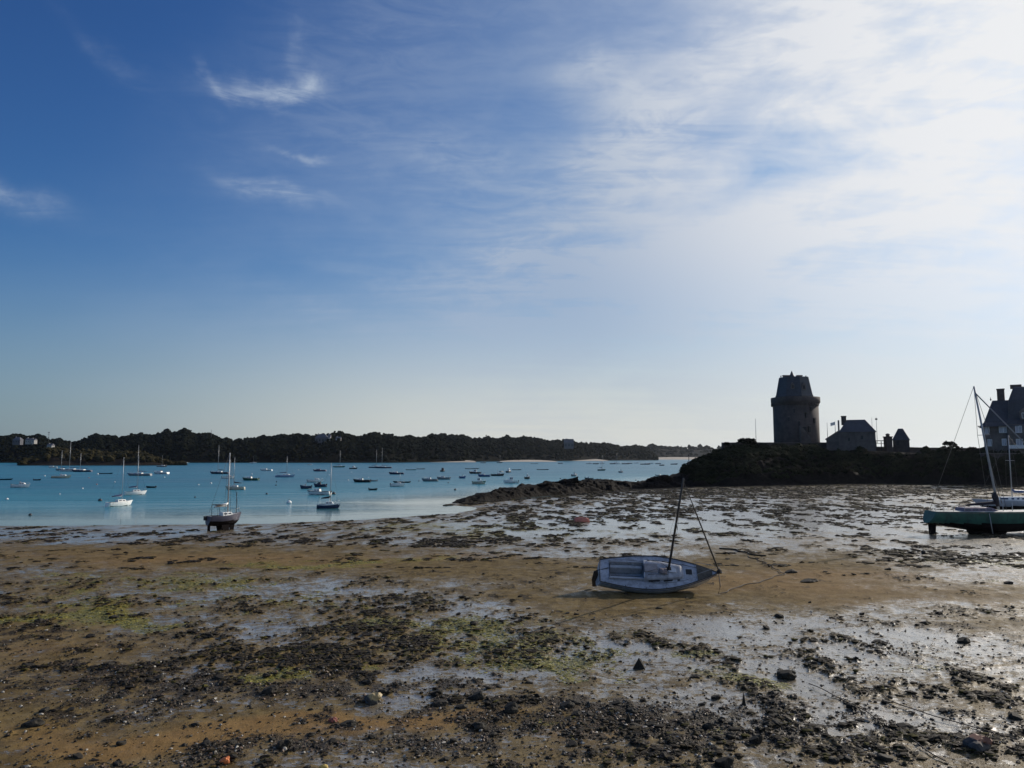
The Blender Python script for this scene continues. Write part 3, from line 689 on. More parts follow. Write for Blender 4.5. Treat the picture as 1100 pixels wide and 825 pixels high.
wall_thing('low rampart wall with two dark arches right of the small pavilion', pxx(938, 243), pxx(1056, 243), 243, 8.0, pz(1000, 481.5, 243), arches=[(pxx(970, 243), 8.6, 2.6, 3.0, 0), (pxx(984, 243), 8.6, 2.6, 3.0, 0), (pxx(988.3, 243), 9.0, .45, 1.7, 1)], slope=-0.6)

def hip_roof(mb, x0, x1, y0, y1, zb, zt, inl, inr, over=0.35, curve=False):
    x0 -= over; x1 += over; y0 -= over; y1 += over; ym = (y0 + y1) / 2
    mb.add([(x0, y0, zb), (x1, y0, zb), (x1, y1, zb), (x0, y1, zb), (x0 + inl, ym, zt), (x1 - inr, ym, zt)], [(3, 2, 1, 0), (0, 1, 5, 4), (2, 3, 4, 5), (1, 2, 5), (3, 0, 4)])
def window_part(parent, x, y, z, w_, h_, frame=white, glass=glassm, bars=True, sill=True):
    mb = MB(); fr = .12
    for a, b, c, d in ((0, h_ / 2 - fr / 2, w_, fr), (0, -h_ / 2 + fr / 2, w_, fr)): mb.box((x + a, y, z + b), (c, .16, d))
    for s in (-1, 1): mb.box((x + s * (w_ / 2 - fr / 2), y, z), (fr, .16, h_ - 2 * fr))
    if bars: mb.box((x, y, z), (.08, .12, h_ - 2 * fr))
    o = mb.build('window', frame, parent)
    mb = MB(); mb.box((x, y + .03, z), (w_ - 2 * fr, .05, h_ - 2 * fr)); mb.build('pane', glass, o)
    if sill: mb = MB(); mb.box((x, y - .08, z - h_ / 2 - .08), (w_ + .25, .3, .14)); mb.build('sill', stone_l, o)
    return o
def guard_house():
    D = 236; ox_ = pxx(915, D); x = lambda p: ox_ + (pxx(p, D) - ox_) * .91; z = lambda p: pz(910, p, D); zb = 9.0
    t = thing('guard_house', 'stone guardhouse with steep roof and lean-to between keep and pavilion', 'house', (0, 0, 0)); g = t
    t.location = (x(915), D, zb); t.rotation_euler.z = -R(24); ox, oy, oz = x(915), D, zb
    X0, X1 = x(899.5) - ox, x(939.5) - ox
    mb = MB(); mb.box(((X0 + X1) / 2, 4.5, (z(464) - oz) / 2), (X1 - X0, 9, z(464) - oz)); mb.prism([(0.0 - .0, z(464) - oz), (9, z(464) - oz), (4.5, z(450.5) - oz)], X0, X0 + .5, axis='x'); mb.build('wall', stone_l, t)
    mb = MB(); hip_roof(mb, X0 + .52, X1, 0, 9, z(464.0) - oz, z(450.3) - oz, 2.2 + .3, 3.0, .3); rf = mb.build('roof', slate, t)
    mb = MB(); mb.box((x(906.3) - ox, 4.5, (z(456) + z(446.5)) / 2 - oz), (1.5, 1.6, z(446.5) - z(456))); mb.box((x(906.3) - ox, 4.5, z(446.4) - oz), (1.7, 1.8, .25)); mb.build('chimney', stone, rf)
    LX0 = x(886.3) - ox
    mb = MB(); mb.prism([(LX0, 0), (X0 - .03, 0), (X0 - .03, z(463.5) - oz), (LX0, z(471.8) - oz)], .6, 8.5); l = mb.build('lean_to', stone_l, t)
    mb = MB(); mb.prism([(LX0 - .3, z(472) - oz), (X0 - .05, z(463.3) - oz), (X0 - .05, z(462.6) - oz), (LX0 - .3, z(471.2) - oz)], .4, 8.7); mb.build('lean_to_roof', slate, l)
    window_part(t, x(925) - ox, -.03, z(470) - oz, .9, 1.4, frame=stone_l, glass=darkm); window_part(t, x(911) - ox, -.03, z(472) - oz, .8, 1.2, frame=stone_l, glass=darkm)
guard_house()
def pavilion():
    D = 240; zb = 9.5; cx = pxx(966.8, D); t = thing('pavilion', 'small square lookout with pyramid roof beside a chimney stack on the rampart', 'lookout', (cx, D, zb)); z = lambda p: pz(960, p, D) - zb; t.rotation_euler.z = -R(27)
    h = 7.9 * D / F; mb = MB(); mb.box((0, 2.2, z(472.5) / 2), (2 * h, 4.4, z(472.5))); mb.build('wall', stone, t)
    mb = MB(); mb.add([(-h - .25, -.3, z(472.8)), (h + .25, -.3, z(472.8)), (h + .25, 4.7, z(472.8)), (-h - .25, 4.7, z(472.8)), (-.7, 1.9, z(460.2)), (.7, 1.9, z(460.2)), (.7, 2.6, z(460.2)), (-.7, 2.6, z(460.2))],
                      [(3, 2, 1, 0), (4, 5, 6, 7), (0, 1, 5, 4), (1, 2, 6, 5), (2, 3, 7, 6), (3, 0, 4, 7)]); mb.build('roof', slate, t)
    mb = MB(); mb.box((-1.0, -.02, z(476)), (.8, .1, 1.4)); mb.build('window', darkm, t)
    cx = pxx(953.6, D); s = thing('chimney_stack', 'stumpy stone stack just left of the small pavilion', 'chimney', (cx, D + .5, zb))
    mb = MB(); mb.box((0, 0, z(469.5) / 2), (1.9, 1.9, z(469.5))); mb.box((0, 0, z(469.3)), (2.2, 2.2, .3)); mb.build('shaft', stone, s)
    mb = MB(); mb.lathe([(.6, 0), (.55, .5), (.75, .6), (.5, .95), (.1, 1.1)], 8, (0, 0, z(469.2))); mb.build('cap', stone, s)
    p = thing('pergola', 'thin open frame on the rampart between guardhouse and chimney stack', 'frame', (pxx(946, D), D, zb)); x0, x1 = pxx(940, D) - pxx(946, D), pxx(951.5, D) - pxx(946, D)
    for xx in (x0, x0 * .1, x1):
        mb = MB(); mb.box((xx, 0, z(474) / 2), (.18, .18, z(474))); mb.build('post', darkm, p)
    mb = MB(); mb.box(((x0 + x1) / 2, 0, z(473.4)), (x1 - x0 + .3, .2, .22)); mb.box(((x0 + x1) / 2, 0, z(476.3)), (x1 - x0, .12, .14)); mb.build('beam', darkm, p)
pavilion()
def flagpole(px, y0, y1, D, label, flag=None, arm=False):
    zb = pz(px, y0, D); t = thing('flagpole', label, 'flagpole', (pxx(px, D), D, zb)); H = pz(px, y1, D) - zb
    mb = MB(); mb.tube([(0, 0, 0), (0, 0, H)], [.10, .05], 6); mb.build('pole', mat('pole grey', (.35, .35, .34), .5), t)
    mb = MB(); mb.lathe([(.02, -.1), (.11, 0), (.02, .12)], 8, (0, 0, H)); mb.build('finial', white, t)
    if flag:
        w_, h_ = flag; n = 10; vs = []; fs = []
        for i in range(n + 1):
            s = i / n; yy = .25 * math.sin(s * 6) * s; dz_ = -.35 * s * h_
            vs += [(-s * w_, yy, H - .2 + dz_), (-s * w_, yy, H - .2 - h_ + dz_ * 1.1)]
        for i in range(n): fs.append((2 * i, 2 * i + 1, 2 * i + 3, 2 * i + 2))
        mb = MB(); mb.add(vs, fs, True); mb.build('flag', white, t)
    if arm: mb = MB(); mb.box((0, 0, H * .92), (.7, .08, .5)); mb.build('panel', darkm, t)
flagpole(811.5, 476, 450, 246, 'bare thin flagpole behind the rounded bush left of the keep')
flagpole(896.8, 466, 452.5, 241, 'flagpole flying a small white flag left of the guardhouse chimney', flag=(1.5, 1.0))
flagpole(888.3, 472, 454.5, 241, 'shortest bare flagpole rising from the lean-to end of the guardhouse')
flagpole(941.3, 476, 448, 238, 'tall pole with a narrow panel right of the guardhouse roof', arm=True)
flagpole(936.5, 470, 448.8, 245, 'very thin bare pole just behind the right end of the guardhouse roof')

# granite villa on the right with blue slate roofs
def villa():
    D = 203; ox = pxx(1078, D); zb = 9.5; t = thing('villa', 'tall granite seaside house with blue slate roofs and pale windows at the right edge', 'house', (ox, D, zb))
    t.rotation_euler.z = -R(32); x = lambda p: (pxx(p, D) - ox) * .85; z = lambda p: pz(1078, p, D) - zb
    a0, a1 = x(1055.8), x(1081.5); b0, b1 = x(1081.6), x(1140)
    mb = MB(); mb.box(((a0 + a1) / 2, 5, z(457.5) / 2), (a1 - a0 - .04, 10, z(457.5))); mb.build('wall', stone_l, t)
    mb = MB(); mb.box(((b0 + b1) / 2, 5, z(455.5) / 2), (b1 - b0, 11.5, z(455.5))); mb.build('wall', stone_l, t)
    # left wing roof with flared eaves
    def flare(name, X0, X1, Y0, Y1, prof, m, hipl=1.0, hipr=1.0):
        vs = []; fs = []; ym = (Y0 + Y1) / 2
        for inset, zz in prof:
            yy = min(inset, (Y1 - Y0) / 2 - .01); vs += [(X0 + inset * hipl, Y0 + yy, zz), (X1 - inset * hipr, Y0 + yy, zz), (X1 - inset * hipr, Y1 - yy, zz), (X0 + inset * hipl, Y1 - yy, zz)]
        for i in range(len(prof) - 1):
            for k in range(4): fs.append((i * 4 + k, i * 4 + (k + 1) % 4, i * 4 + 4 + (k + 1) % 4, i * 4 + 4 + k))
        fs += [(3, 2, 1, 0), tuple(4 * (len(prof) - 1) + k for k in range(4))]
        mb = MB(); mb.add(vs, fs); return mb.build(name, m, t)
    r1 = flare('roof', a0 - .9, a1 + 2.6, -.9, 10.9, [(0, z(458.2)), (.1, z(457.2)), (1.3, z(453.5)), (3.9, z(430.5)), (4.1, z(429.2))], slate, .85, .12)
    r2 = flare('roof', b0 - .2, b1, -.8, 11.6, [(0, z(456)), (.1, z(455)), (1.0, z(450)), (1.6, z(430)), (3.9, z(416.5)), (4.4, z(415.2))], slate, .55, .3)
    mb = MB(); mb.lathe([(.12, 0), (.2, .3), (.05, .7), (.02, 1.1)], 6, (x(1065.9), 3.2, z(429.2))); mb.build('finial', slate, r1)
    mb = MB(); mb.box((x(1077.3), 5, (z(432) + z(416.8)) / 2), (1.75, 1.9, z(416.8) - z(432))); mb.box((x(1077.3), 5, z(416.8)), (1.95, 2.1, .28)); mb.build('chimney', stone, r1)
    mb = MB(); mb.box((x(1094), 5, z(414.6)), (2.6, 1.6, 1.1)); mb.build('chimney', stone, r2)
    lace = mat('curtained glass', (.42, .43, .46), .4, .15, 2)
    for px, py, w_, h_ in ((1059.8, 462, 1.1, 1.9), (1062.0, 475.5, 1.1, 1.9), (1074.8, 461.5, 1.0, 1.8), (1079.0, 461.5, .8, 1.8), (1077.3, 475.0, 1.1, 1.9), (1093, 461.5, 1.5, 1.9), (1093, 475.5, 1.5, 1.9), (1106, 461.5, 1.5, 1.9), (1106, 475.5, 1.5, 1.9)):
        window_part(t, x(px), -.04 if px < 1081 else -.79, z(py), w_, h_, glass=lace)
    for px in (1099.5, 1112):
        mb = MB(); mb.box((x(px), -.3, z(447)), (1.8, 1.4, 2.2)); mb.prism([(x(px) - 1.1, z(447) + 1.1), (x(px) + 1.1, z(447) + 1.1), (x(px), z(447) + 2.1)], -1.1, 2); dm = mb.build('dormer', stone_l, r2)
        window_part(dm, x(px), -1.04, z(447), 1.0, 1.5, sill=False)
    mb = MB(); mb.box(((b0 + b1) / 2, -1.4, z(481.5)), (b1 - b0, 1.4, .25)); mb.box(((b0 + b1) / 2, -2.05, z(480)), (b1 - b0, .06, .9)); mb.build('balcony', white, t)
    mb = MB(); mb.tube([(a0 - .1, -.2, z(458)), (a0 - 1.3, -.3, z(457.2)), (a0 - 1.0, -.3, z(458.6))], .09, 6); mb.build('gutter', darkm, r1)
villa()
wall_thing('garden wall of the villa above the rocks at the right edge', pxx(1052, 199), pxx(1180, 199), 199, 7.0, 10.6, name='garden_wall')

# ivy and bushes on the castle rock: one mass of leaves
def rock_scrub():
    rng = np.random.default_rng(77); cs = []; rad = []
    for _ in range(5200):
        x = rng.uniform(53, 190); i = float(np.interp(x, RX, RY)); f_ = float(np.interp(x, RX, RF)); t = rng.uniform(0.12, 1.12)
        if rng.uniform() > 0.35 + 0.65 * float(sm(fbm([x * .08], [t * 2.2], None, 3, 5), -.35, .15)[0]): continue
        y = i - f_ + t * f_ + 1.0
        if y > i + 2.4 or (97 < x < 119 and t > .74 + .1 * math.sin(x * 1.3)): continue
        cs.append((x + max(y - 236, 0) * 0.34, y, 0)); rad.append(rng.uniform(0.5, 1.6) * (0.6 + 0.7 * t))
    cs = np.array(cs); rad = np.array(rad); cs[:, 2] = islet_z(cs[:, 0], cs[:, 1]) + rad * 0.25
    V, T = foliage_mass(cs, rad * .9, 1, 60, 5, 0.85, 0.3, 0.10)
    tag(link('ivy', mesh_np('ivy', V, T, [leaf_mat('ivy leaves', (0.005, 0.007, 0.004), (0.024, 0.027, 0.013))], False)), 'dark ivy and brambles over the castle rock', kind='stuff')
rock_scrub()

def crown_tree(name, label, px0, px1, py0, pyb, D, seed, umbrella=False, cat='tree', leaf=LEAF_D, group=None):
    cx = pxx((px0 + px1) / 2, D); zt, zb = pz(px0, py0, D), pz(px0, pyb, D) - 1.0; t = thing(name, label, cat, (cx, D, zb), group=group)
    W_ = (px1 - px0) / F * D / 2; H = zt - zb; rng = np.random.default_rng(seed)
    h0 = H * (.62 if umbrella else .30); mb = MB(); mb.tube([(0, 0, 0), (.1, 0, h0 * .6), (0, .1, h0 + H * .15)], [.28, .22, .12], 7)
    tr = mb.build('trunk', BARK, t)
    for k in range(5):
        a = k * 1.3; mb = MB(); mb.tube([(0, 0, h0 * .55), (math.cos(a) * W_ * .35, math.sin(a) * W_ * .3, h0 * .9), (math.cos(a) * W_ * .7, math.sin(a) * W_ * .6, h0 + (H - h0) * .45)], [.12, .09, .04], 5); mb.build('limb', BARK, tr)
    cs = []; rr = []
    for k in range(46):
        a = rng.uniform(0, 6.28); q = rng.uniform(0, 1) ** .5; zz = rng.uniform(0, 1)
        w2 = (1 - .75 * zz ** 2) ** .5
        cs.append((math.cos(a) * W_ * q * w2 * .85, math.sin(a) * W_ * q * w2 * .85, h0 + (H - h0) * zz * .92)); rr.append(min(W_, H) * rng.uniform(.13, .24))
    V, T = foliage_mass(np.array(cs), np.array(rr), 1, 70, seed, .8, .4, .28)
    link('crown', mesh_np('crown', V, T, [leaf], False), t)
crown_tree('bush', 'rounded dark bush on the rampart wall left of the keep', 790, 813, 470.5, 477, 244, 3, cat='bush')
crown_tree('bush', 'small low tuft on the wall top left of the rounded bush', 776, 784, 475, 477.5, 244, 4, cat='bush')
crown_tree('umbrella_pine', 'little umbrella pine on the skyline left of the green yacht mast', 1012, 1026, 474.3, 481.5, 240, 5, umbrella=True)
crown_tree('bush', 'low round bush between the umbrella pine and the villa', 1037, 1048, 480.3, 483, 240, 6, cat='bush')
crown_tree('bush', 'wide flat bush at the foot of the umbrella pine', 1004, 1036, 479.2, 483, 242, 8, cat='bush')

# beacons on the rocks
def beacon(px, y0, y1, D, label, top):
    zb = pz(px, y0, D); H = pz(px, y1, D) - zb; t = thing('beacon', label, 'beacon', (pxx(px, D), D, zb - .5))
    m = mat('beacon iron', (.05, .05, .05), .6)
    mb = MB(); mb.tube([(0, 0, 0), (0, 0, H + .5)], [.16, .10], 8); mb.build('post', m, t)
    mb = MB()
    if top == 'ball': mb.blob((0, 0, H + .5), (1.0, 1.0, .9), 2, .15); mb.box((0, 0, H * .55 + .5), (.6, .3, 1.3), taper=.5)
    else: mb.lathe([(.05, -.3), (.28, -.2), (.05, .5)], 8, (0, 0, H + .5))
    mb.build('topmark', m, t)
beacon(745.6, 512, 499.5, 231, 'dark beacon with a round head at the seaward foot of the castle rock', 'ball')
beacon(739, 513, 489, 230, 'thin tall pole beside the round headed beacon', 'cone')

# houses across the water
def far_house(px0, px1, py0, pyb, D, wallm, roofm, label, gable=True, win=2, name='far_house'):
    zb = pz(px0, pyb, D); zt = pz(px0, py0, D); x0, x1 = pxx(px0, D), pxx(px1, D); w_ = x1 - x0; H = zt - zb; t = thing(name, label, 'house', ((x0 + x1) / 2, D, zb - 2))
    mb = MB(); mb.box((0, 4, H * .3 + 1), (w_, 8, H * .6 + 2)); mb.build('wall', wallm, t)
    mb = MB(); hip_roof(mb, -w_ / 2, w_ / 2, 0, 8, H * .6 + 2.01, H + 2, (.0 if gable else w_ * .3), (0 if gable else w_ * .3), .4); r = mb.build('roof', roofm, t)
    mb = MB(); mb.box((-w_ * .3, 4, H + 2), (1.2, 1.2, 2.0)); mb.build('chimney', wallm, r)
    for k in range(win):
        mb = MB(); mb.box((w_ * ((k + .5) / win - .5), -.03, H * .3 + 2), (w_ * .12, .1, H * .25)); mb.build('window', darkm, t)
    return t
roof_g = mat('far roof', (.10, .10, .12), .7, .2, .3); wall_w = mat('far render', (.30, .29, .28), .8, .1, .3); wall_g = mat('far grey render', (.10, .10, .115), .8, .1, .3)
far_house(339, 352.5, 466, 476, 1262, wall_g, roof_g, 'large grey villa among the trees straight above the moored motorboats', False, 4)
far_house(352.6, 355, 466.5, 474.5, 1258, wall_w, roof_g, 'narrow white gabled wing catching the sun beside the grey villa', True, 1)
far_house(361, 366, 469, 475.5, 1258, wall_w, roof_g, 'small pale house right of the narrow white wing', True, 2)
far_house(606, 616, 471.5, 481, 1560, wall_g, roof_g, 'gabled grey house on the skyline of the middle bank', True, 3)
far_house(28.5, 33.5, 470.5, 476, 1185, wall_w, roof_g, 'brighter of two white cottages in the left wood', True, 2)
far_house(34.3, 38, 471, 475.5, 1185, wall_w, roof_g, 'duller smaller white cottage to the right of the brighter one', True, 1)
far_house(15, 23, 469.5, 476.5, 1195, wall_g, roof_g, 'grey house half hidden by trees near the left edge', False, 3)
far_house(52, 57, 476.5, 482, 1148, wall_w, roof_g, 'lone pale house low in the wood above the island', True, 2)
far_house(680, 688, 481, 485, 2690, wall_w, roof_g, 'distant pale house on the bluish shore', True, 2)
def mast_pole(px, y0, y1, D, label, head=True):
    zb = pz(px, y0, D); H = pz(px, y1, D) - zb; t = thing('antenna_mast', label, 'antenna', (pxx(px, D), D, zb)); m = mat('antenna grey', (.12, .12, .13), .6)
    mb = MB(); mb.tube([(0, 0, 0), (0, 0, H)], [.5, .3], 6); mb.build('pole', m, t)
    if head: mb = MB(); mb.box((0, 0, H), (3.2, .8, .9)); mb.box((0, 0, H * .8), (2.0, .6, .6)); mb.build('head', m, t)
mast_pole(53.5, 474, 464.5, 1300, 'antenna with a crossbar head above the left wood')
mast_pole(227.5, 470, 461.5, 1320, 'thin antenna right of the highest treetops', False)

# ---------------------------------------------------------------- boats
def paint(name, col, **k): return mat(name, col, k.pop('rough', .38), k.pop('var', .08), k.pop('scale', 1.2), spec=.5, **k)
P_WHITE = paint('white gelcoat', (.82, .82, .79), stain=(.42, .40, .36)); P_CREAM = paint('cream gelcoat', (.52, .48, .38)); P_NAVY = paint('navy hull', (.020, .030, .075))
P_GREY = paint('grey hull', (.24, .25, .26)); P_BLACK = paint('black hull', (.015, .015, .018)); P_GREEN = paint('green hull', (.035, .11, .075)); P_BLUE = paint('blue hull', (.05, .10, .24))
P_PURP = paint('purplish hull', (.12, .09, .14)); P_ANTI = mat('dark antifouling', (.012, .009, .009), .85, .3, 2, spec=.1); P_RED = paint('red stripe', (.35, .04, .03))
ALU = mat('mast aluminium', (.42, .43, .44), .4, .1, 2, metal=.3); DECK = mat('deck paint', (.50, .50, .47), .6, .12, 3); CANV_B = mat('blue canvas', (.02, .035, .11), .8, .2, 3)
CANV_D = mat('dark canvas', (.022, .022, .03), .85, .2, 3); RUB = mat('black rubber', (.02, .02, .02), .6, .1, 3); WIRE = mat('rigging wire', (.09, .09, .09), .5, .1, 3)

def hull_pts(L, B, FB, T, tr=0.72, sheer=0.22, n=15, m=8, rake=0.10, full=2.2, vee=0.75, lo=0.55):
    """rings from stern to bow; each ring runs port gunwale - keel - starboard gunwale; local x forward, waterline z=0"""
    rings = []
    for i in range(n):
        s = i / (n - 1)
        b = B / 2 * ((tr + (1 - tr) * math.sin(math.pi / 2 * min(s / .45, 1))) if s < .45 else max(1 - ((s - .45) / .55) ** full, 0.012))
        zg = FB * (1 + sheer * (max(0, (s - .35) / .65)) ** 1.6 * 2 + sheer * .3 * (1 - s) ** 2)
        kd = -T * (lo + (1 - lo) * math.sin(math.pi * min(1, s * 1.15))) if s < .85 else -T * (.73) * (1 - ((s - .85) / .15) ** 1.5) * 1.0 + (FB * .25) * ((s - .85) / .15) ** 1.5
        ring = []
        for j in range(-m, m + 1):
            a = abs(j) / m; q = math.sin(a * math.pi / 2) ** vee
            zz = kd + (zg - kd) * (1 - math.cos(a * math.pi / 2)) ** .82
            xx = L * (s - .5) + rake * L * (s ** 4) * (zz - kd) / (zg - kd + 1e-6) * .8 - (rake * .35 * L * (1 - s) ** 6) * (1 - (zz - kd) / (zg - kd + 1e-6))
            ring.append((xx, math.copysign(b * q, j) if j else 0.0, zz))
        rings.append(ring)
    return rings
def hull_part(rings, parent, top, anti, name='hull', wl=0.06, deck_drop=0.04, stripe=None, open_boat=False, deck_m=None, deck=True):
    n, w = len(rings), len(rings[0]); mb = MB(); vs = [p for r in rings for p in r]; fs = []; mi = []
    for i in range(n - 1):
        for j in range(w - 1):
            f = (i * w + j, i * w + j + 1, (i + 1) * w + j + 1, (i + 1) * w + j); fs.append(f)
            z = sum(vs[q][2] for q in f) / 4; zt = max(rings[i][0][2], .01)
            mi.append(1 if z < wl else (2 if stripe and z > zt * .72 else 0))
    fs.append(tuple(range(w))); mi.append(0)
    mb.v = vs; mb.f = [list(f) for f in fs]; mb.sm = [True] * (len(fs) - 1) + [False]; mb.mi = mi
    if open_boat:      # inner skin
        b = len(mb.v); ins = [[(x, y * .86, z + .10 if j not in (0, w - 1) else z) for j, (x, y, z) in enumerate(r)] for r in rings]
        mb.v += [p for r in ins for p in r]
        for i in range(n - 1):
            for j in range(w - 1): mb.f.append([b + i * w + j, b + (i + 1) * w + j, b + (i + 1) * w + j + 1, b + i * w + j + 1]); mb.sm.append(True); mb.mi.append(0)
            for j in (0, w - 1): mb.f.append([i * w + j, (i + 1) * w + j, b + (i + 1) * w + j, b + i * w + j]); mb.sm.append(False); mb.mi.append(0)
    o = mb.build(name, [top, anti, stripe or top], parent)
    if deck and not open_boat:
        mb = MB(); vs = []; fs = []
        for r in rings: a, c = r[0], r[-1]; vs += [(a[0], a[1] * .98, a[2] - deck_drop), (a[0], 0, a[2] - deck_drop + abs(a[1]) * .06), (c[0], c[1] * .98, c[2] - deck_drop)]
        for i in range(n - 1):
            for k in (0, 1): fs.append((i * 3 + k, i * 3 + k + 1, i * 3 + 4 + k, i * 3 + 3 + k))
        mb.add(vs, fs, True); mb.build('deck', deck_m or DECK, parent)
    return o
def cabin_part(parent, L, B, z0, h, x0, x1, wfac, m, wm=None, front=0.5, name='cabin', wins=2):
    """tapered coachroof or wheelhouse with window strips"""
    w0 = B * wfac / 2; mb = MB(); rr = front * h
    vs = []
    for z, k, fx, bx in ((z0 - .1, 1.0, 0, 0), (z0 + h * .9, .86, rr, rr * .15), (z0 + h, .74, rr * 1.3, rr * .3)):
        a, b = x0 + bx, x1 - fx; w_ = w0 * k; wf = w_ * .72
        vs += [(a, -w_, z), ((a + b) / 2, -w_, z), (b, -wf, z), (b, wf, z), ((a + b) / 2, w_, z), (a, w_, z)]
    fs = [(i * 6 + k, i * 6 + (k + 1) % 6, i * 6 + 6 + (k + 1) % 6, i * 6 + 6 + k) for i in range(2) for k in range(6)] + [tuple(range(5, -1, -1)), tuple(12 + k for k in range(6))]
    mb.add(vs, fs); c = mb.build(name, m, parent)
    for sgn in (-1, 1):
        for q in range(wins):
            u0, u1 = (q + .15) / wins, (q + .85) / wins; xa = x0 + .08 + (x1 - rr - x0 - .1) * u0; xb = x0 + .08 + (x1 - rr - x0 - .1) * u1
            def yy(xx, zz):
                t = (zz - z0 + .1) / (h * .9 + .1); k = 1 - .14 * t; xm = (x0 + x1) / 2; base = w0 * k
                return base if xx < xm else base * (1 - .28 * (xx - xm) / max(x1 - rr * t - xm, .01))
            za, zb = z0 + h * .38, z0 + h * .76; g = .012
            mb = MB(); mb.add([(xa, sgn * (yy(xa, za) + g), za), (xb, sgn * (yy(xb, za) + g), za), (xb, sgn * (yy(xb, zb) + g), zb), (xa, sgn * (yy(xa, zb) + g), zb),
                               (xa, sgn * (yy(xa, za) - .02), za), (xb, sgn * (yy(xb, za) - .02), za), (xb, sgn * (yy(xb, zb) - .02), zb), (xa, sgn * (yy(xa, zb) - .02), zb)],
                              [(0, 1, 2, 3), (7, 6, 5, 4), (0, 4, 5, 1), (1, 5, 6, 2), (2, 6, 7, 3), (3, 7, 4, 0)])
            mb.build('window', wm or glassm, c)
    return c
def mast_parts(parent, x, z0, H, L, B, bow_x, stern_x, zbow, boom=True, cover=CANV_B, boom_len=None, r=.075, jib=None, rake=0.0, mm=None):
    mb = MB(); top = (x - rake * H, 0, z0 + H); mb.tube([(x, 0, z0), top], [r, r * .7], 8); ms = mb.build('mast', mm or ALU, parent)
    mb = MB(); mb.tube([(x - rake * H * .6, -B * .3, z0 + H * .6), (x - rake * H * .6, B * .3, z0 + H * .6)], .03, 5); mb.build('spreader', mm or ALU, ms)
    wr = max(.012, r * .18)
    for y in (-1, 1):
        mb = MB(); mb.tube([(x - .1, y * B * .42, z0), (x - rake * H * .6, y * B * .3, z0 + H * .6), (top[0], 0, top[2] - .1)], wr, 4); mb.build('shroud', WIRE, ms)
    mb = MB(); mb.tube([(bow_x, 0, zbow), (top[0] + .03, 0, top[2] - H * .05)], wr if not jib else .06, 5); mb.build('forestay', jib or WIRE, ms)
    mb = MB(); mb.tube([(stern_x, 0, z0), (top[0] - .03, 0, top[2] - .05)], wr, 4); mb.build('backstay', WIRE, ms)
    if boom:
        bl = boom_len or (x - stern_x) * .75; mb = MB(); mb.tube([(x - .1, 0, z0 + .75), (x - bl, 0, z0 + .70)], .05, 6); bo = mb.build('boom', mm or ALU, parent)
        if cover: mb = MB(); mb.tube([(x - .02, 0, z0 + 1.15), (x - .3, 0, z0 + .95), (x - bl * .6, 0, z0 + .85), (x - bl * .97, 0, z0 + .76)], [.10, .17, .15, .08], 8); mb.build('sail_cover', cover, bo)
    return ms
def rail_parts(parent, pts, h, n=4):
    mb = MB(); mb.tube([(p[0], p[1], p[2] + h) for p in pts], .018, 4)
    for p in pts: mb.tube([p, (p[0], p[1], p[2] + h)], .015, 4)
    return mb.build('guard_rail', ALU, parent)
def outboard(parent, x, z):
    mb = MB(); mb.box((x - .22, 0, z + .18), (.34, .26, .42), taper=.8); mb.box((x - .22, 0, z - .35), (.12, .12, .7)); return mb.build('outboard', RUB, parent)

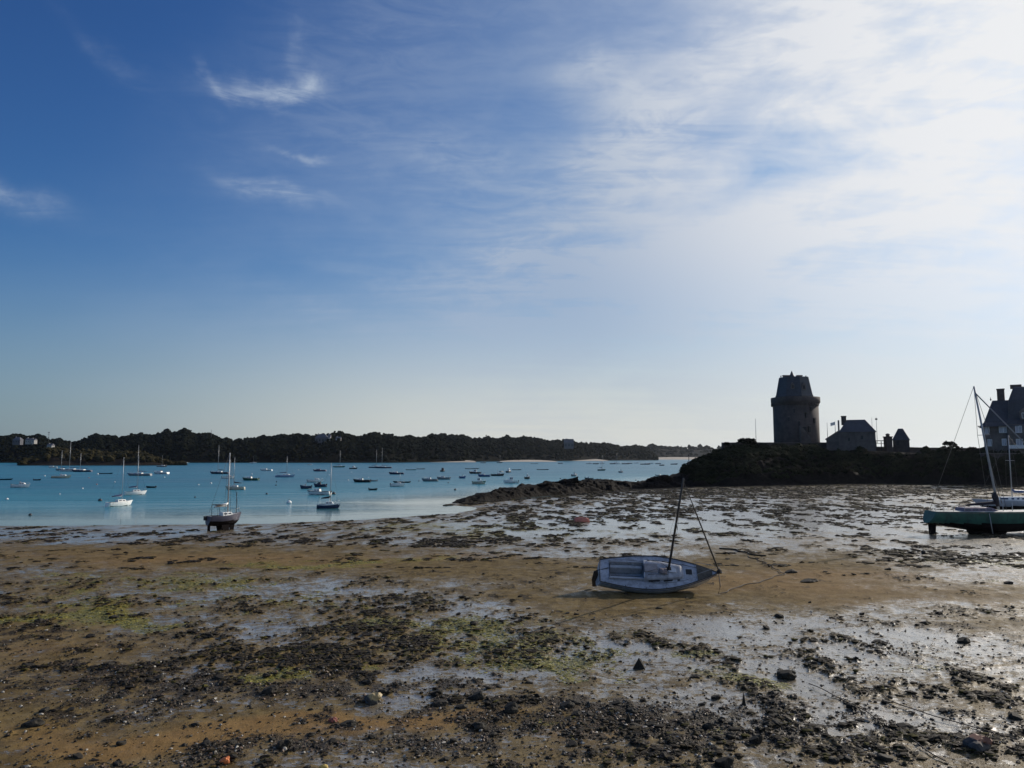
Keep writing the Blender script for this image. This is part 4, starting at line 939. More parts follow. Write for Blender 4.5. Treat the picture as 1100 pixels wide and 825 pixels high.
def place(px, py, z=0.0):
    p = at_z(px, py, z); return p
BN = {'sail': 'sailboat', 'motor': 'motorboat', 'dinghy': 'dinghy'}
def craft(kind, px, py, lpx, label, top=P_WHITE, yaw=0, mtop=None, cover=CANV_B, stripe=None, group='boats moored in the estuary', house=False, cab=None, heel=0, dpy=0, Lm=None):
    p = place(px, py + dpy); D = p.y; cy = abs(math.cos(R(yaw)))
    L = Lm or max(2.2, lpx / F * D / max(cy + 0.3 * abs(math.sin(R(yaw))), .3)); 
    t = thing(BN[kind], label, {'sail': 'sailboat', 'motor': 'motorboat', 'dinghy': 'dinghy'}[kind], (p.x, p.y, 0), (R(heel), 0, R(yaw)), group)
    cm = cab or P_WHITE
    if kind == 'sail':
        B, FB = L * .31, .62 + L * .035; rg = hull_pts(L, B, FB, .45, .70, .18); hull_part(rg, t, top, P_ANTI, stripe=stripe)
        cabin_part(t, L, B, FB, .48, -L * .12, L * .26, .60, cm)
        mb = MB(); mb.box((-L * .28, 0, FB + .02), (L * .26, B * .42, .10)); mb.build('cockpit', CANV_D, t)
        H = (CZ + (490 - (mtop if mtop else py - lpx)) / F * D) - FB - .4
        mast_parts(t, L * .10, FB + .4, H, L, B, L * .5, -L * .48, FB * 1.3, cover=cover, r=max(.06, min(.11, D * .00022)))
        mb = MB(); mb.box((-L * .52, 0, -.1), (.12, .05, .9)); mb.build('rudder', top, t)
        rail_parts(t, [(L * .34, -B * .24, FB * 1.2), (L * .5, 0, FB * 1.3), (L * .34, B * .24, FB * 1.2)], .5)
    elif kind == 'motor':
        B, FB = L * .36, .75 + L * .02; rg = hull_pts(L, B, FB, .35, .88, .22, full=2.6); hull_part(rg, t, top, P_ANTI, stripe=stripe)
        if house:
            cabin_part(t, L, B, FB, 1.55, -L * .14, L * .14, .62, cm, front=.12, name='wheelhouse', wins=2); cabin_part(t, L, B, FB, .5, L * .10, L * .33, .55, cm, wins=1)
        else:
            cabin_part(t, L, B, FB + .02, .62, -L * .05, L * .32, .62, cm, front=.9, wins=2)
            mb = MB(); mb.box((-.02 * L, 0, FB + .82), (.05, B * .5, .45), Euler((0, -.5, 0))); mb.build('windscreen', glassm, t)
        mb = MB(); mb.box((-L * .30, 0, FB), (L * .28, B * .55, .12)); mb.build('cockpit', CANV_D, t)
        if L < 7: outboard(t, -L * .5, FB * .8)
        rail_parts(t, [(L * .25, -B * .32, FB * 1.15), (L * .5, 0, FB * 1.35), (L * .25, B * .32, FB * 1.15)], .45)
        if mtop: mb = MB(); mb.tube([(0, 0, FB + .5), (0, 0, CZ + (490 - mtop) / F * D)], .05, 6); mb.build('mast', ALU, t)
    else:
        B, FB = L * .40, .42; rg = hull_pts(L, B, FB, .18, .82, .25, n=11, m=6); hull_part(rg, t, top, P_ANTI, open_boat=True)
        for xx in (-.25, .08):
            mb = MB(); mb.box((L * xx, 0, FB * .62), (.22, B * .80, .04)); mb.build('thwart', DECK, t)
        outboard(t, -L * .5, FB * .7)
        if mtop: mb = MB(); mb.tube([(L * .1, 0, 0), (L * .1, 0, CZ + (490 - mtop) / F * D)], .05, 6); mb.build('mast', ALU, t)
    return t

S_, M_, D_ = 'sail', 'motor', 'dinghy'
craft(M_, 22, 523.5, 18, 'white motor cruiser lying at the left edge of the anchorage', P_WHITE, 5)
craft(D_, 4, 515.5, 17, 'long dark skiff cut by the left edge of the photo', P_BLACK, 3)
craft(M_, 57, 502.5, 8, 'small white boat with a blue canvas hood close under the low island', P_WHITE, 200)
craft(S_, 67, 505.5, 14, 'leftmost of three dark yachts rafted under the low island', P_GREY, 178, 484)
craft(S_, 77, 506.2, 26, 'tallest masted pale yacht in the middle of the three under the low island', P_WHITE, 180, 475, stripe=P_NAVY)
craft(S_, 88, 506.8, 20, 'dark yacht at the right of the three under the low island', P_NAVY, 182, 486.5)
craft(M_, 65.5, 513.5, 18, 'cream motorboat in front of the three yachts by the low island', P_CREAM, 12)
craft(D_, 114, 509, 13, 'long low black skiff between the low island yachts and the grey yacht', P_BLACK, 2)
craft(S_, 150, 511, 24, 'long grey blue yacht with a tall thin mast left of the channel', P_GREY, 179, 478, stripe=P_BLUE)
craft(S_, 145, 531.5, 19, 'white sloop with navy sail cover and its stern to the left', P_WHITE, 48, 491)
craft(S_, 128, 543.5, 16, 'white sloop nearest the beach at left, seen from its quarter', P_WHITE, 66, 491, Lm=5.4)
craft(D_, 40, 516, 7, 'tiny dark tender between two white motorboats at left', P_BLACK, 0)
craft(M_, 174, 501.5, 10, 'small grey boat with a thin mast off the tip of the low island', P_GREY, 0, 489)
craft(M_, 173, 509, 17, 'white cabin boat just below the thin masted grey boat', P_WHITE, 170)
craft(D_, 162, 524, 9, 'dark rubber dinghy with a white bow near the white sloop', P_BLACK, 190)
craft(M_, 199, 497.8, 8, 'pale launch against the tip of the low island', P_WHITE, 0, group='distant boats along the far shore')
craft(S_, 236, 509, 19, 'dark hulled yacht with a bundle of sail on its stern behind the legged boat', P_NAVY, 178, 478, cover=CANV_D)
craft(M_, 245, 514, 12, 'white motorboat just left of the legged boat mast', P_WHITE, 20)
craft(S_, 253, 526, 19, 'yellowish white sloop close behind the boat standing on legs', P_CREAM, 182, 491, cover=CANV_D)
craft(M_, 269.5, 516, 17, 'dark green motorboat right of the legged boat mast', P_GREEN, 176)
craft(M_, 286, 505.8, 12, 'small white runabout right of the green motorboat', P_WHITE, 180)
craft(M_, 272, 497.6, 7, 'tiny white boat with a short mast at the foot of the far wood', P_WHITE, 0, 490, group='distant boats along the far shore')
craft(S_, 306, 512.5, 19, 'pale blue hulled sloop in mid channel', paint('pale blue hull', (.30, .38, .52)), 0, 490)
craft(M_, 333, 499.5, 5, 'tiny white cabin boat straight above the purple hull', P_WHITE, 0, group='distant boats along the far shore')
craft(M_, 343.5, 506.3, 13, 'low purplish boat with a flat cabin', P_PURP, 180, cab=P_PURP)
craft(S_, 364, 502, 12, 'greenish yacht with a thin mast under the grey villa', P_GREEN, 0, 484)
craft(M_, 379.5, 503.8, 8, 'squat dark cabin boat right of the greenish yacht', P_BLACK, 0, house=True)
craft(M_, 338.5, 518, 16, 'white cruiser at the back of the cluster of motorboats', P_WHITE, 8)
craft(M_, 328.5, 525, 11, 'dark hulled cuddy boat with white bow at the left of the cluster', P_NAVY, 200, cab=P_WHITE)
craft(M_, 344, 523, 13, 'dark blue boat squeezed in the middle of the cluster', P_NAVY, 175, cab=CANV_D)
craft(M_, 343, 531.5, 25, 'largest white motor yacht at the front of the cluster', P_WHITE, 172, stripe=P_GREY)
craft(S_, 352.5, 546, 23, 'dark hulled sloop nearest the beach in mid bay', P_NAVY, 2, 497, stripe=P_WHITE, cover=CANV_D)
craft(M_, 389, 518, 17, 'black hulled open cruiser with white deck and a tender astern', P_BLACK, 180)
craft(D_, 401, 517, 7, 'grey tender just right of the black hulled open cruiser', P_GREY, 180)
craft(D_, 401, 526.5, 7, 'small dark dinghy alone below the black hulled cruiser', P_BLACK, 0)
craft(S_, 403, 502.6, 13, 'left one of two dark yachts rafted under the middle wood', P_NAVY, 0, 483)
craft(S_, 412, 502.9, 17, 'right one of two dark yachts rafted under the middle wood', P_NAVY, 180, 481)
craft(M_, 426, 509.5, 15, 'navy motorboat with white cabin top right of the black cruiser', P_NAVY, 182)
craft(D_, 431.5, 518.5, 17, 'long dark open boat with a stub mast behind the white fishing boat', P_BLACK, 178, 508)
craft(M_, 427, 522.5, 14, 'white fishing boat with a stern pole in front of the long dark open boat', P_WHITE, 4)
craft(D_, 441.5, 505, 10, 'flat greenish skiff beyond the navy motorboat', P_GREEN, 0)
craft(D_, 452, 504, 8, 'flat dark skiff right of the greenish skiff', P_BLACK, 0)
craft(M_, 462, 517, 16, 'grey white cruiser at the left of a close pair', P_GREY, 178, cab=P_WHITE)
craft(M_, 476.5, 515, 13, 'duller cruiser at the right of the close pair', P_GREY, 182)
craft(M_, 475.7, 506.6, 9, 'boxy dark wheelhouse boat beyond the close pair', P_BLACK, 80, house=True, cab=CANV_D, Lm=6.5)
craft(M_, 496.8, 513.8, 6, 'tiny blue boat between the close pair and the green white fishing boat', P_BLUE, 0)
craft(D_, 507, 503.8, 14, 'long thin dark pontoon boat beyond the two tone cruiser', P_BLACK, 0)
craft(M_, 510.5, 508.8, 12, 'dark and white two tone cruiser in the right group', P_BLACK, 178, house=True)
craft(M_, 520, 512, 12, 'low blue grey boat right below the two tone cruiser', P_BLUE, 180)
craft(M_, 514.5, 520, 13, 'green and white fishing boat with a wheelhouse near the spit', P_CREAM, 0, house=True, stripe=P_GREEN)
craft(M_, 534.5, 511.2, 13, 'dark hull with low cabin and thin mast in the right group', P_BLACK, 4, 503)
craft(D_, 539, 507, 5, 'small grey tender behind the dark hull with the thin mast', P_GREY, 60)
craft(M_, 546.5, 507.6, 8, 'dark boxy boat right of the grey tender', P_BLACK, 70, house=True, Lm=6)
craft(D_, 555, 505, 9, 'thin dark skiff right of the dark boxy boat', P_BLACK, 0)
craft(M_, 549, 519, 15, 'white wheelhouse boat nearest the rocky spit', P_WHITE, 184, house=True)
craft(M_, 566.5, 514.5, 6, 'small dark cabin boat off the end of the spit', P_BLACK, 30, house=True)
craft(D_, 583, 504.8, 12, 'flat black barge right of the thin skiff', P_BLACK, 0)
craft(S_, 536.5, 497.4, 6, 'little dark yacht at the foot of the middle wood', P_BLACK, 0, 489, group='distant boats along the far shore')
craft(M_, 519, 497.5, 6, 'faint grey launch left of the little dark yacht', P_GREY, 0, group='distant boats along the far shore')
craft(D_, 574, 498.3, 7, 'thin dark skiff on the far side right of the little dark yacht', P_BLACK, 0, group='distant boats along the far shore')
craft(M_, 617, 511.6, 7, 'pale small motorboat beyond the boulders of the spit', P_GREY, 40, 503)
craft(M_, 632.5, 515.8, 8, 'dark boat half hidden behind the rocks of the spit', P_BLACK, 178)
craft(S_, 646, 505.5, 8, 'green yacht with a thin mast off the right bank', P_GREEN, 0, 495, cover=CANV_D)
craft(M_, 667, 507.8, 5, 'tiny grey boat right of the green yacht', P_GREY, 30, 501)
craft(D_, 707, 511, 6, 'dinghy floating behind the tallest boulder of the spit', P_GREY, 30)
for k, (x_, y_, l_, c_, m_) in enumerate([(602, 498.2, 5, P_GREY, 0), (633, 498.4, 7, P_WHITE, 0), (640, 498.6, 6, P_BLACK, 0), (658, 498.6, 6, P_BLACK, 0), (662, 498.5, 8, P_WHITE, 487), (672, 498.6, 8, P_BLACK, 0), (676, 498.2, 6, P_GREY, 0),
                                           (693, 499, 10, P_BLACK, 0), (699, 498.2, 6, P_WHITE, 0), (707, 498.4, 6, P_GREY, 0), (711, 500.2, 5, P_BLACK, 0), (724, 499.0, 7, P_BLACK, 0), (647, 498.2, 5, P_WHITE, 489), (684, 497.8, 5, P_WHITE, 0)]):
    where = ['first', 'second', 'third', 'fourth', 'fifth', 'sixth', 'seventh', 'eighth', 'ninth', 'tenth', 'eleventh', 'twelfth', 'thirteenth', 'fourteenth'][sorted([602, 633, 640, 658, 662, 672, 676, 693, 699, 707, 711, 724, 647, 684]).index(x_)]
    tone = {id(P_GREY): 'grey', id(P_WHITE): 'white', id(P_BLACK): 'dark'}[id(c_)]
    craft(S_ if m_ else M_, x_, y_, l_, f'tiny {tone} boat, {where} from the left in the far row before the right bank', c_, 0, m_ or None, group='distant boats along the far shore')

BUOY_M = {'white': mat('white buoy', (.75, .75, .73), .4, .1, 4), 'dark': mat('dark buoy', (.03, .03, .035), .5, .1, 4), 'orange': mat('orange buoy', (.55, .14, .04), .45, .1, 4)}
def buoy(px, py, tone, d, label, stick=False):
    p = place(px, py); t = thing('mooring_buoy', label, 'buoy', (p.x, p.y, 0), group='mooring buoys')
    mb = MB(); mb.lathe([(.05, -.4), (.6, -.25), (.98, .1), (1.0, .35), (.8, .75), (.35, 1.02), (.06, 1.1)], 12, (0, 0, 0)); mb.v = [(a * d / 2, b * d / 2, c * d / 2) for a, b, c in mb.v]; mb.build('float', BUOY_M[tone], t)
    mb = MB(); mb.tube([(0, 0, d * .5), (0, 0, d * (.72 if not stick else 2.4))], d * .05, 6)
    if stick: mb.box((d * .25, 0, d * 2.1), (d * .5, .03, d * .5))
    else: mb.lathe([(d * .04, 0), (d * .11, .02), (d * .04, d * .08)], 8, (0, 0, d * .7))
    mb.build('pickup', RUB, t)
for a in [(48, 511.5, 'white', .75, 'white buoy left of the cream motorboat'), (105, 509.5, 'white', 1.0, 'white buoy at the left end of the long black skiff'), (88.5, 525, 'white', .6, 'small white buoy alone right of the motor cruiser'),
          (107.5, 538, 'dark', .9, 'dark topped buoy left of the white sloop nearest the beach'), (7.5, 536.5, 'white', .65, 'white buoy near the left edge in the shallows'), (123, 518, 'white', .6, 'white buoy above the two white sloops'),
          (104, 520.5, 'orange', .5, 'orange pin buoy left of the sloops'), (32.5, 553.5, 'dark', .55, 'dark buoy closest to the mud at the left'), (95.5, 513.5, 'orange', .5, 'faint orange buoy below the rafted yachts'),
          (176.5, 513, 'white', .7, 'white buoy under the cabin boat off the low island'), (181, 509, 'white', .9, 'white buoy at the bow of that cabin boat'), (213, 521, 'white', .65, 'white buoy in open water left of the legged boat'),
          (226.5, 519.5, 'white', .85, 'bigger white buoy closer to the legged boat mast'), (209.5, 534.5, 'dark', .5, 'little dark buoy in open water'), (286.5, 531, 'dark', .65, 'dark buoy right of the legged boat'),
          (296.5, 521.5, 'dark', .6, 'dark buoy carrying a small flag'), (270.5, 509.5, 'white', .8, 'white buoy above the dark green motorboat'), (310.5, 540.5, 'white', 1.1, 'white and dark buoy left of the dark sloop near the beach'),
          (358.5, 531, 'dark', 1.1, 'round dark buoy at the bow of the largest motor yacht'), (374, 516, 'white', .7, 'white buoy left of the black hulled cruiser'), (353.5, 510.5, 'white', .7, 'white buoy below the purplish boat'),
          (320.5, 505, 'white', .9, 'white buoy above the pale blue sloop'), (377.5, 507.5, 'white', .8, 'white buoy below the squat dark cabin boat'), (450, 517, 'dark', .6, 'dark buoy left of the close pair of cruisers'),
          (481.5, 519, 'dark', .6, 'dark buoy below the close pair of cruisers'), (489, 526.5, 'dark', .8, 'dark buoy nearest the tip of the spit'), (602, 514.5, 'dark', .7, 'dark buoy beyond the first boulder of the spit'),
          (683, 516, 'dark', .6, 'dark buoy behind the low saddle of the spit'), (395.5, 513, 'white', .6, 'white buoy above the tender of the black cruiser'), (64, 531, 'white', .4, 'faintest white buoy left of the dark topped one'),
          (541.5, 517.5, 'dark', .5, 'dark buoy left of the white wheelhouse boat')]:
    buoy(*a, stick=('flag' in a[4]))

# sloop standing on its legs at the water's edge
def legged_boat():
    p = gpt(240, 569.5); g = float(ground_s(np.array([p.x]), np.array([p.y]))[0]); D = p.y; s = D / F
    L = 4.2; t = thing('bilge_keel_sloop', 'lilac grey sloop standing upright on its keels at the edge of the water', 'sailboat', (p.x, p.y, g + .95), (0, 0, R(52)))
    B, FB = 1.7, .86; top = paint('lilac white gelcoat', (.085, .085, .12), stain=(.05, .05, .06)); rg = hull_pts(L, B, FB, .42, .74, .20, n=21, m=10); hull_part(rg, t, top, P_ANTI, wl=0.26)
    cabin_part(t, L, B, FB, .42, -L * .10, L * .26, .60, P_WHITE)
    mb = MB(); mb.box((-L * .28, 0, FB + .02), (L * .26, B * .5, .10)); mb.build('cockpit', CANV_D, t)
    topz = CZ + (490 - 486.5) / F * D - (g + .95)
    mast_parts(t, L * .12, FB + .40, topz - FB - .4, L, B, L * .5, -L * .48, FB * 1.3, cover=P_WHITE, r=.09)
    for y in (-.62, .62): mb = MB(); mb.box((-.1, y, -.62), (.75, .12, .78), Euler((R(8 * y), 0, 0)), taper=1.5); mb.build('bilge_keel', P_ANTI, t)
    mb = MB(); mb.box((L * .27, 0, -.56), (.5, .12, .86), taper=1.4); mb.build('skeg', P_ANTI, t)
    mb = MB(); mb.box((-L * .47, 0, -.33), (.36, .06, 1.3)); mb.build('rudder', P_ANTI, t)
    mb = MB(); mb.tube([(-L * .30, -.7, FB), (-L * .30, -.7, FB + 1.35), (-L * .30, .7, FB + 1.35), (-L * .30, .7, FB)], .03, 6); mb.tube([(-L * .05, -.7, FB), (-L * .05, -.7, FB + 1.35), (-L * .05, .7, FB + 1.35), (-L * .05, .7, FB)], .03, 6)
    mb.box((-L * .175, 0, FB + 1.38), (L * .27, 1.45, .05)); mb.build('bimini', CANV_D, t)
    rail_parts(t, [(L * .30, -B * .28, FB * 1.2), (L * .5, 0, FB * 1.35), (L * .30, B * .28, FB * 1.2)], .55)
    mb = MB(); mb.tube([(L * .40, 0, FB * 1.1), (L * .40, 0, FB + 2.9)], .045, 6); mb.build('pole', CANV_D, t)
    mb = MB(); mb.box((-L * .5 - .2, .35, FB * .75), (.3, .26, .5)); mb.build('outboard', RUB, t)
legged_boat()

# green yacht on her keel and the white boat behind her
def green_yacht():
    p = gpt(1035, 573.5); g = float(ground_s(np.array([p.x]), np.array([p.y]))[0]); D = p.y; s = D / F
    xs_, xb = (991 - 550) * s, (1163 - 550) * s; L = (xb - xs_) * .97
    t = thing('keel_yacht', 'long green yacht with dark rudder and keel propped on the flats at the right edge', 'sailboat', ((xs_ + xb) / 2, D, 0), (0, 0, R(1)))
    zw = CZ - (561.5 - 490) * s; t.location.z = zw; kz = g - zw - .05     # waterline of the boat
    top = paint('sea green hull', (.030, .115, .085), stain=(.022, .045, .038), var=.25, rough=.55); B, FB = 3.1, (561.5 - 548) * s
    rg = hull_pts(L, B, FB, .78, .62, .10, n=41, m=14, rake=.10, lo=-.15, vee=.62); hull_part(rg, t, top, P_ANTI, wl=0.14, deck_m=DECK)
    X_ = lambda q: (q - 550) * s - (xs_ + xb) / 2
    mb = MB()
    for sgn in (0, -1): mb.tube([(r[sgn][0], r[sgn][1] * 1.01, r[sgn][2] - .10) for r in rg], .035, 6)
    mb.build('rubbing_strake', mat('worn strake', (.16, .15, .13), .7, .4, 3), t)
    mb = MB(); mb.prism([(X_(1034), kz), (X_(1071), kz), (X_(1078), -.3), (X_(1030), -.3)], -.16, .16); mb.build('keel', P_ANTI, t)
    mb = MB(); mb.prism([(X_(991.0), kz), (X_(997.5), kz), (X_(998.5), .1), (X_(990.2), .55)], -.07, .07); mb.build('rudder', P_ANTI, t)
    zd = lambda q: (561.5 - q) * s
    cabin_part(t, L, B, FB * .95, zd(543.8) - FB * .95, X_(1024), X_(1066), .52, P_PURP, front=1.9, wins=4)
    mx = X_(1066.5); H = zd(415) - zd(546); rake = (1066.5 - 1048.0) / (546 - 415)
    ms = mast_parts(t, mx, zd(546), H, L, B, L * .53, X_(993), FB * 1.1, boom=False, r=.115, rake=rake, jib=P_GREY, mm=mat('old mast', (.30, .33, .36), .5, .15, 2))
    mb = MB(); mb.tube([(mx - rake * 0.2, 0, zd(543)), (mx - .25, .02, zd(533)), (mx - .3, .0, zd(528))], [.16, .30, .14], 8); mb.tube([(mx - .1, 0, zd(539)), (mx - 1.5, .6, zd(541)), (mx - 3.2, .9, zd(543))], [.16, .14, .05], 8); mb.build('furled_sail', CANV_D, t)
    mb = MB(); mb.tube([(mx + 1.0, .9, zd(541)), (mx - .35, .3, zd(500))], .035, 6); mb.build('stay', WIRE, ms)
    mb = MB()
    mb.tube([(X_(993), -.9, FB), (X_(993), -.9, FB + .65), (X_(1000), -1.15, FB + .62), (X_(1010), -1.25, FB + .6), (X_(1022), -1.4, FB + .6)], .018, 5)
    for q in (1000, 1010, 1022): mb.tube([(X_(q), -1.2, FB), (X_(q), -1.2, FB + .62)], .016, 4)
    mb.build('guard_rail', ALU, t)
    mb = MB(); mb.tube([(X_(1045.5), -1.5, FB * .9), (X_(1047.8), -1.58, kz)], .035, 6); mb.build('prop_leg', ALU, t)
    for q in (1067, 1077):
        mb = MB(); mb.tube([(X_(q), -.6, FB), (X_(q), -.6, FB + .8)], .035, 6); mb.build('stanchion', ALU, t)
    # second boat
    p2 = gpt(1085, 552); g2 = float(ground_s(np.array([p2.x]), np.array([p2.y]))[0]); D2 = p2.y; s2 = D2 / F; L2 = 10.5
    t2 = thing('white_sloop', 'white and blue sloop aground just behind the green yacht', 'sailboat', ((1045 - 550) * s2 + L2 / 2, D2, CZ - (543 - 490) * s2), (0, 0, R(180)))
    B2 = 2.9; rg = hull_pts(L2, B2, .75, .55, .7, .14, n=21, m=10); hull_part(rg, t2, paint('weathered white hull', (.42, .46, .52), stain=(.28, .30, .34)), P_ANTI)
    cabin_part(t2, L2, B2, .72, .5, -L2 * .12, L2 * .30, .6, P_WHITE, wins=3, wm=CANV_B)
    mb = MB(); mb.prism([(L2 * -.15, CZ * 0 + g2 - t2.location.z), (L2 * .05, g2 - t2.location.z), (L2 * .10, -.4), (L2 * -.18, -.4)], -.14, .14); mb.build('keel', P_ANTI, t2)
    mxx = -((1082 - 550) * s2 - t2.location.x); Hm = (537 - 470) * s2
    mast_parts(t2, mxx, 1.0, Hm, L2, B2, L2 * .5, -L2 * .48, 1.0, cover=P_BLUE, r=.07)
green_yacht()

# ---------------------------------------------------------------- the white sloop lying on her side in the foreground
def lying_boat():
    L, B, FB, T = 5.95, 2.25, .70, .46
    p = gpt(702, 636); g = float(ground_s(np.array([p.x]), np.array([p.y]))[0])
    heel = R(44); t = thing('stranded_sloop', 'small weathered white sloop lying on its side on the bare sand, mast leaning', 'sailboat', (p.x + .10, p.y + .55, g + .74), Euler((heel, R(1.5), R(-5)), 'XYZ'))
    gel = mat('weathered gelcoat', (.46, .48, .52), .5, .20, 2.6, stain=(.16, .16, .17)); deckm = mat('weathered deck', (.34, .36, .41), .7, .30, 4.2, stain=(.11, .11, .12)); dk = mat('grimy dark', (.045, .042, .042), .7, .3, 5)
    under = mat('fouled bottom', (.10, .095, .085), .85, .4, 3, stain=(.04, .04, .03)); strp = mat('faded navy stripe', (.05, .07, .13), .5, .2, 3)
    rg = hull_pts(L, B, FB, T, .66, .16, n=41, m=16, rake=.10, full=2.0)
    hull_part(rg, t, gel, under, wl=.10, stripe=None, deck=False)
    mb = MB(); mb.tube([(r[0][0], r[0][1], r[0][2]) for r in rg], .028, 6); mb.tube([(r[-1][0], r[-1][1], r[-1][2]) for r in rg], .028, 6); mb.tube([rg[0][0], rg[0][-1]], .028, 6); mb.build('toe_rail', dk, t)
    mb = MB()
    for sgn in (0, -1): mb.tube([(r[sgn][0], r[sgn][1] * 1.004, r[sgn][2] - .13) for r in rg], .02, 6)
    mb.build('rubbing_strake', strp, t)
    def wid(x):     # half-beam and sheer height at x
        b = min(rg, key=lambda r: abs(r[0][0] - x)); return abs(b[0][1]), b[0][2]
    # deck with an open cockpit well
    cx0, cx1, cw = -2.45, -.60, .50
    NX, NY = 90, 22; xs = np.linspace(rg[0][0][0] + .01, rg[-1][0][0] - .02, NX); vs = []; fs = []
    bx = np.array([r[0][0] for r in rg]); bw = np.array([abs(r[0][1]) for r in rg]); bz = np.array([r[0][2] for r in rg])
    for x in xs:
        w_ = float(np.interp(x, bx, bw)) * .985; z_ = float(np.interp(x, bx, bz)) - .03
        for j in range(NY):
            y = w_ * (2 * j / (NY - 1) - 1); vs.append((x, y, z_ + .07 * (1 - (y / max(w_, .01)) ** 2) * min(1, w_)))
    for i in range(NX - 1):
        for j in range(NY - 1):
            c = [(i * NY + j), (i * NY + j + 1), ((i + 1) * NY + j + 1), ((i + 1) * NY + j)]
            mx = sum(vs[q][0] for q in c) / 4; my = sum(vs[q][1] for q in c) / 4
            if cx0 < mx < cx1 and abs(my) < cw: continue
            if -.62 < mx < 1.35 and abs(my) < .52: continue
            fs.append(c)
    mb = MB(); mb.add(vs, fs, True); mb.build('deck', deckm, t)
    zt, zf = FB + .06, .10
    # well: floor, two benches, coaming
    mb = MB(); mb.add([(cx0, -cw - .03, zt + .05), (cx1, -cw - .03, zt + .05), (cx1, cw + .03, zt + .05), (cx0, cw + .03, zt + .05), (cx0, -cw, zf), (cx1, -cw, zf), (cx1, cw, zf), (cx0, cw, zf)],
                      [(0, 1, 5, 4), (1, 2, 6, 5), (2, 3, 7, 6), (3, 0, 4, 7), (4, 5, 6, 7)])
    w_ = mb.build('cockpit', deckm, t)
    for sy in (-1, 1):
        mb = MB(); mb.box(((cx0 + cx1) / 2, sy * (cw - .11), (zt + zf) / 2 - .02), (cx1 - cx0 - .06, .20, zt - zf - .16)); mb.build('bench', gel, w_, bevel=.02)
        mb = MB(); mb.box(((cx0 + cx1) / 2, sy * (cw + .05), zt + .07), (cx1 - cx0 + .1, .07, .12)); mb.build('coaming', gel, w_, bevel=.02)
    mb = MB(); mb.box((cx0 + .1, 0, zf + .012), (.1, .2, .02)); mb.box(((cx0 + cx1) / 2, 0, zf + .008), (cx1 - cx0 - .2, .30, .012)); mb.build('sole_grating', dk, w_)
    # coachroof
    def roofpts(x0, x1):
        V = []; Fs = []; n = 26; m = 14
        for i in range(n):
            s = i / (n - 1); x = x0 + (x1 - x0) * s; hw = .66 * (1 - .42 * s ** 1.6); z0 = float(np.interp(x, bx, bz)) - .02; h = .36 * (1 - .55 * s ** 2) * (1 if s < .93 else (1 - ((s - .93) / .07) ** 2) * .9 + .02)
            for j in range(m):
                a = math.pi * j / (m - 1); yy = -math.cos(a) ; V.append((x, hw * math.copysign(abs(yy) ** .7, yy), z0 + h * max(math.sin(a), 0.0) ** .45 + (.03 if 0 < j < m - 1 else 0)))
        for i in range(n - 1):
            for j in range(m - 1): Fs.append((i * m + j, i * m + j + 1, (i + 1) * m + j + 1, (i + 1) * m + j))
        Fs.append(tuple((n - 1) * m + j for j in range(m)))
        # aft bulkhead beside the companionway
        return V, Fs
    V, Fs = roofpts(-.60, 1.55); mb = MB(); mb.add(V, Fs, True); cb = mb.build('cabin', deckm, t)
    zc = FB + .02
    for sy in (-1, 1):
        mb = MB(); mb.box((-.585, sy * .46, zc + .10), (.03, .36, .56)); mb.build('bulkhead', gel, cb)
    mb = MB(); mb.box((-.57, 0, zc - .02), (.03, .54, .82)); mb.build('companionway', darkm, cb)
    mb = MB(); mb.box((-.22, 0, zc + .395), (.70, .56, .035)); mb.build('sliding_hatch', mat('faded hatch', (.30, .27, .27), .6, .2, 4), cb, bevel=.01)
    mb = MB(); mb.box((.93, 0, zc + .355), (.44, .44, .03), Euler((0, R(6), 0))); fh = mb.build('forehatch', gel, cb, bevel=.01)
    mb = MB(); mb.box((1.86, .02, zc + .14), (.34, .36, .03), Euler((0, R(-2), 0))); mb.build('deck_hatch', darkm, t, bevel=.01)
    mb = MB(); mb.box((1.86, .02, zc + .125), (.44, .46, .03), Euler((0, R(-2), 0))); mb.build('hatch_frame', gel, t, bevel=.01)
    for sy in (-1, 1):
        for x0, x1 in ((-.35, .25), (.45, .95)):
            mb = MB(); yy = .655 if x0 < 0 else .60
            mb.box(((x0 + x1) / 2, sy * (yy), zc + .13), (x1 - x0, .03, .13), Euler((R(-8 * sy), 0, R(-4.5 * sy if x0 < 0 else -9 * sy)))); mb.build('window', darkm, cb, bevel=.01)
        mb = MB(); mb.tube([(-.4, sy * .46, zc + .40), (-.2, sy * .46, zc + .45), (.5, sy * .42, zc + .45), (.7, sy * .42, zc + .40)], .014, 5); mb.build('grab_rail', dk, cb)
    # stained foredeck, anchor well, bow fitting
    mb = MB(); zb = lambda x: float(np.interp(x, bx, bz)); wb = lambda x: float(np.interp(x, bx, bw)) * .93; pts = []
    xs2 = np.linspace(2.30, 3.10, 8)
    V = []; Fs = []
    for x in xs2: V += [(x, -wb(x), zb(x) + .015), (x, 0, zb(x) + .055), (x, wb(x), zb(x) + .015)]
    for i in range(7):
        for k in (0, 1): Fs.append((3 * i + k, 3 * i + k + 1, 3 * i + 4 + k, 3 * i + 3 + k))
    mb.add(V, Fs, True); mb.build('foredeck', mat('grimy foredeck', (.085, .075, .060), .75, .4, 6), t)
    bowx = rg[-1][0][0]; bowz = rg[-1][0][2]
    mb = MB(); mb.box((bowx + .02, 0, bowz + .05), (.26, .12, .12)); mb.tube([(bowx - .1, -.06, bowz + .1), (bowx + .16, -.06, bowz + .1)], .03, 6); mb.tube([(bowx - .1, .06, bowz + .1), (bowx + .16, .06, bowz + .1)], .03, 6); mb.build('bow_roller', dk, t)
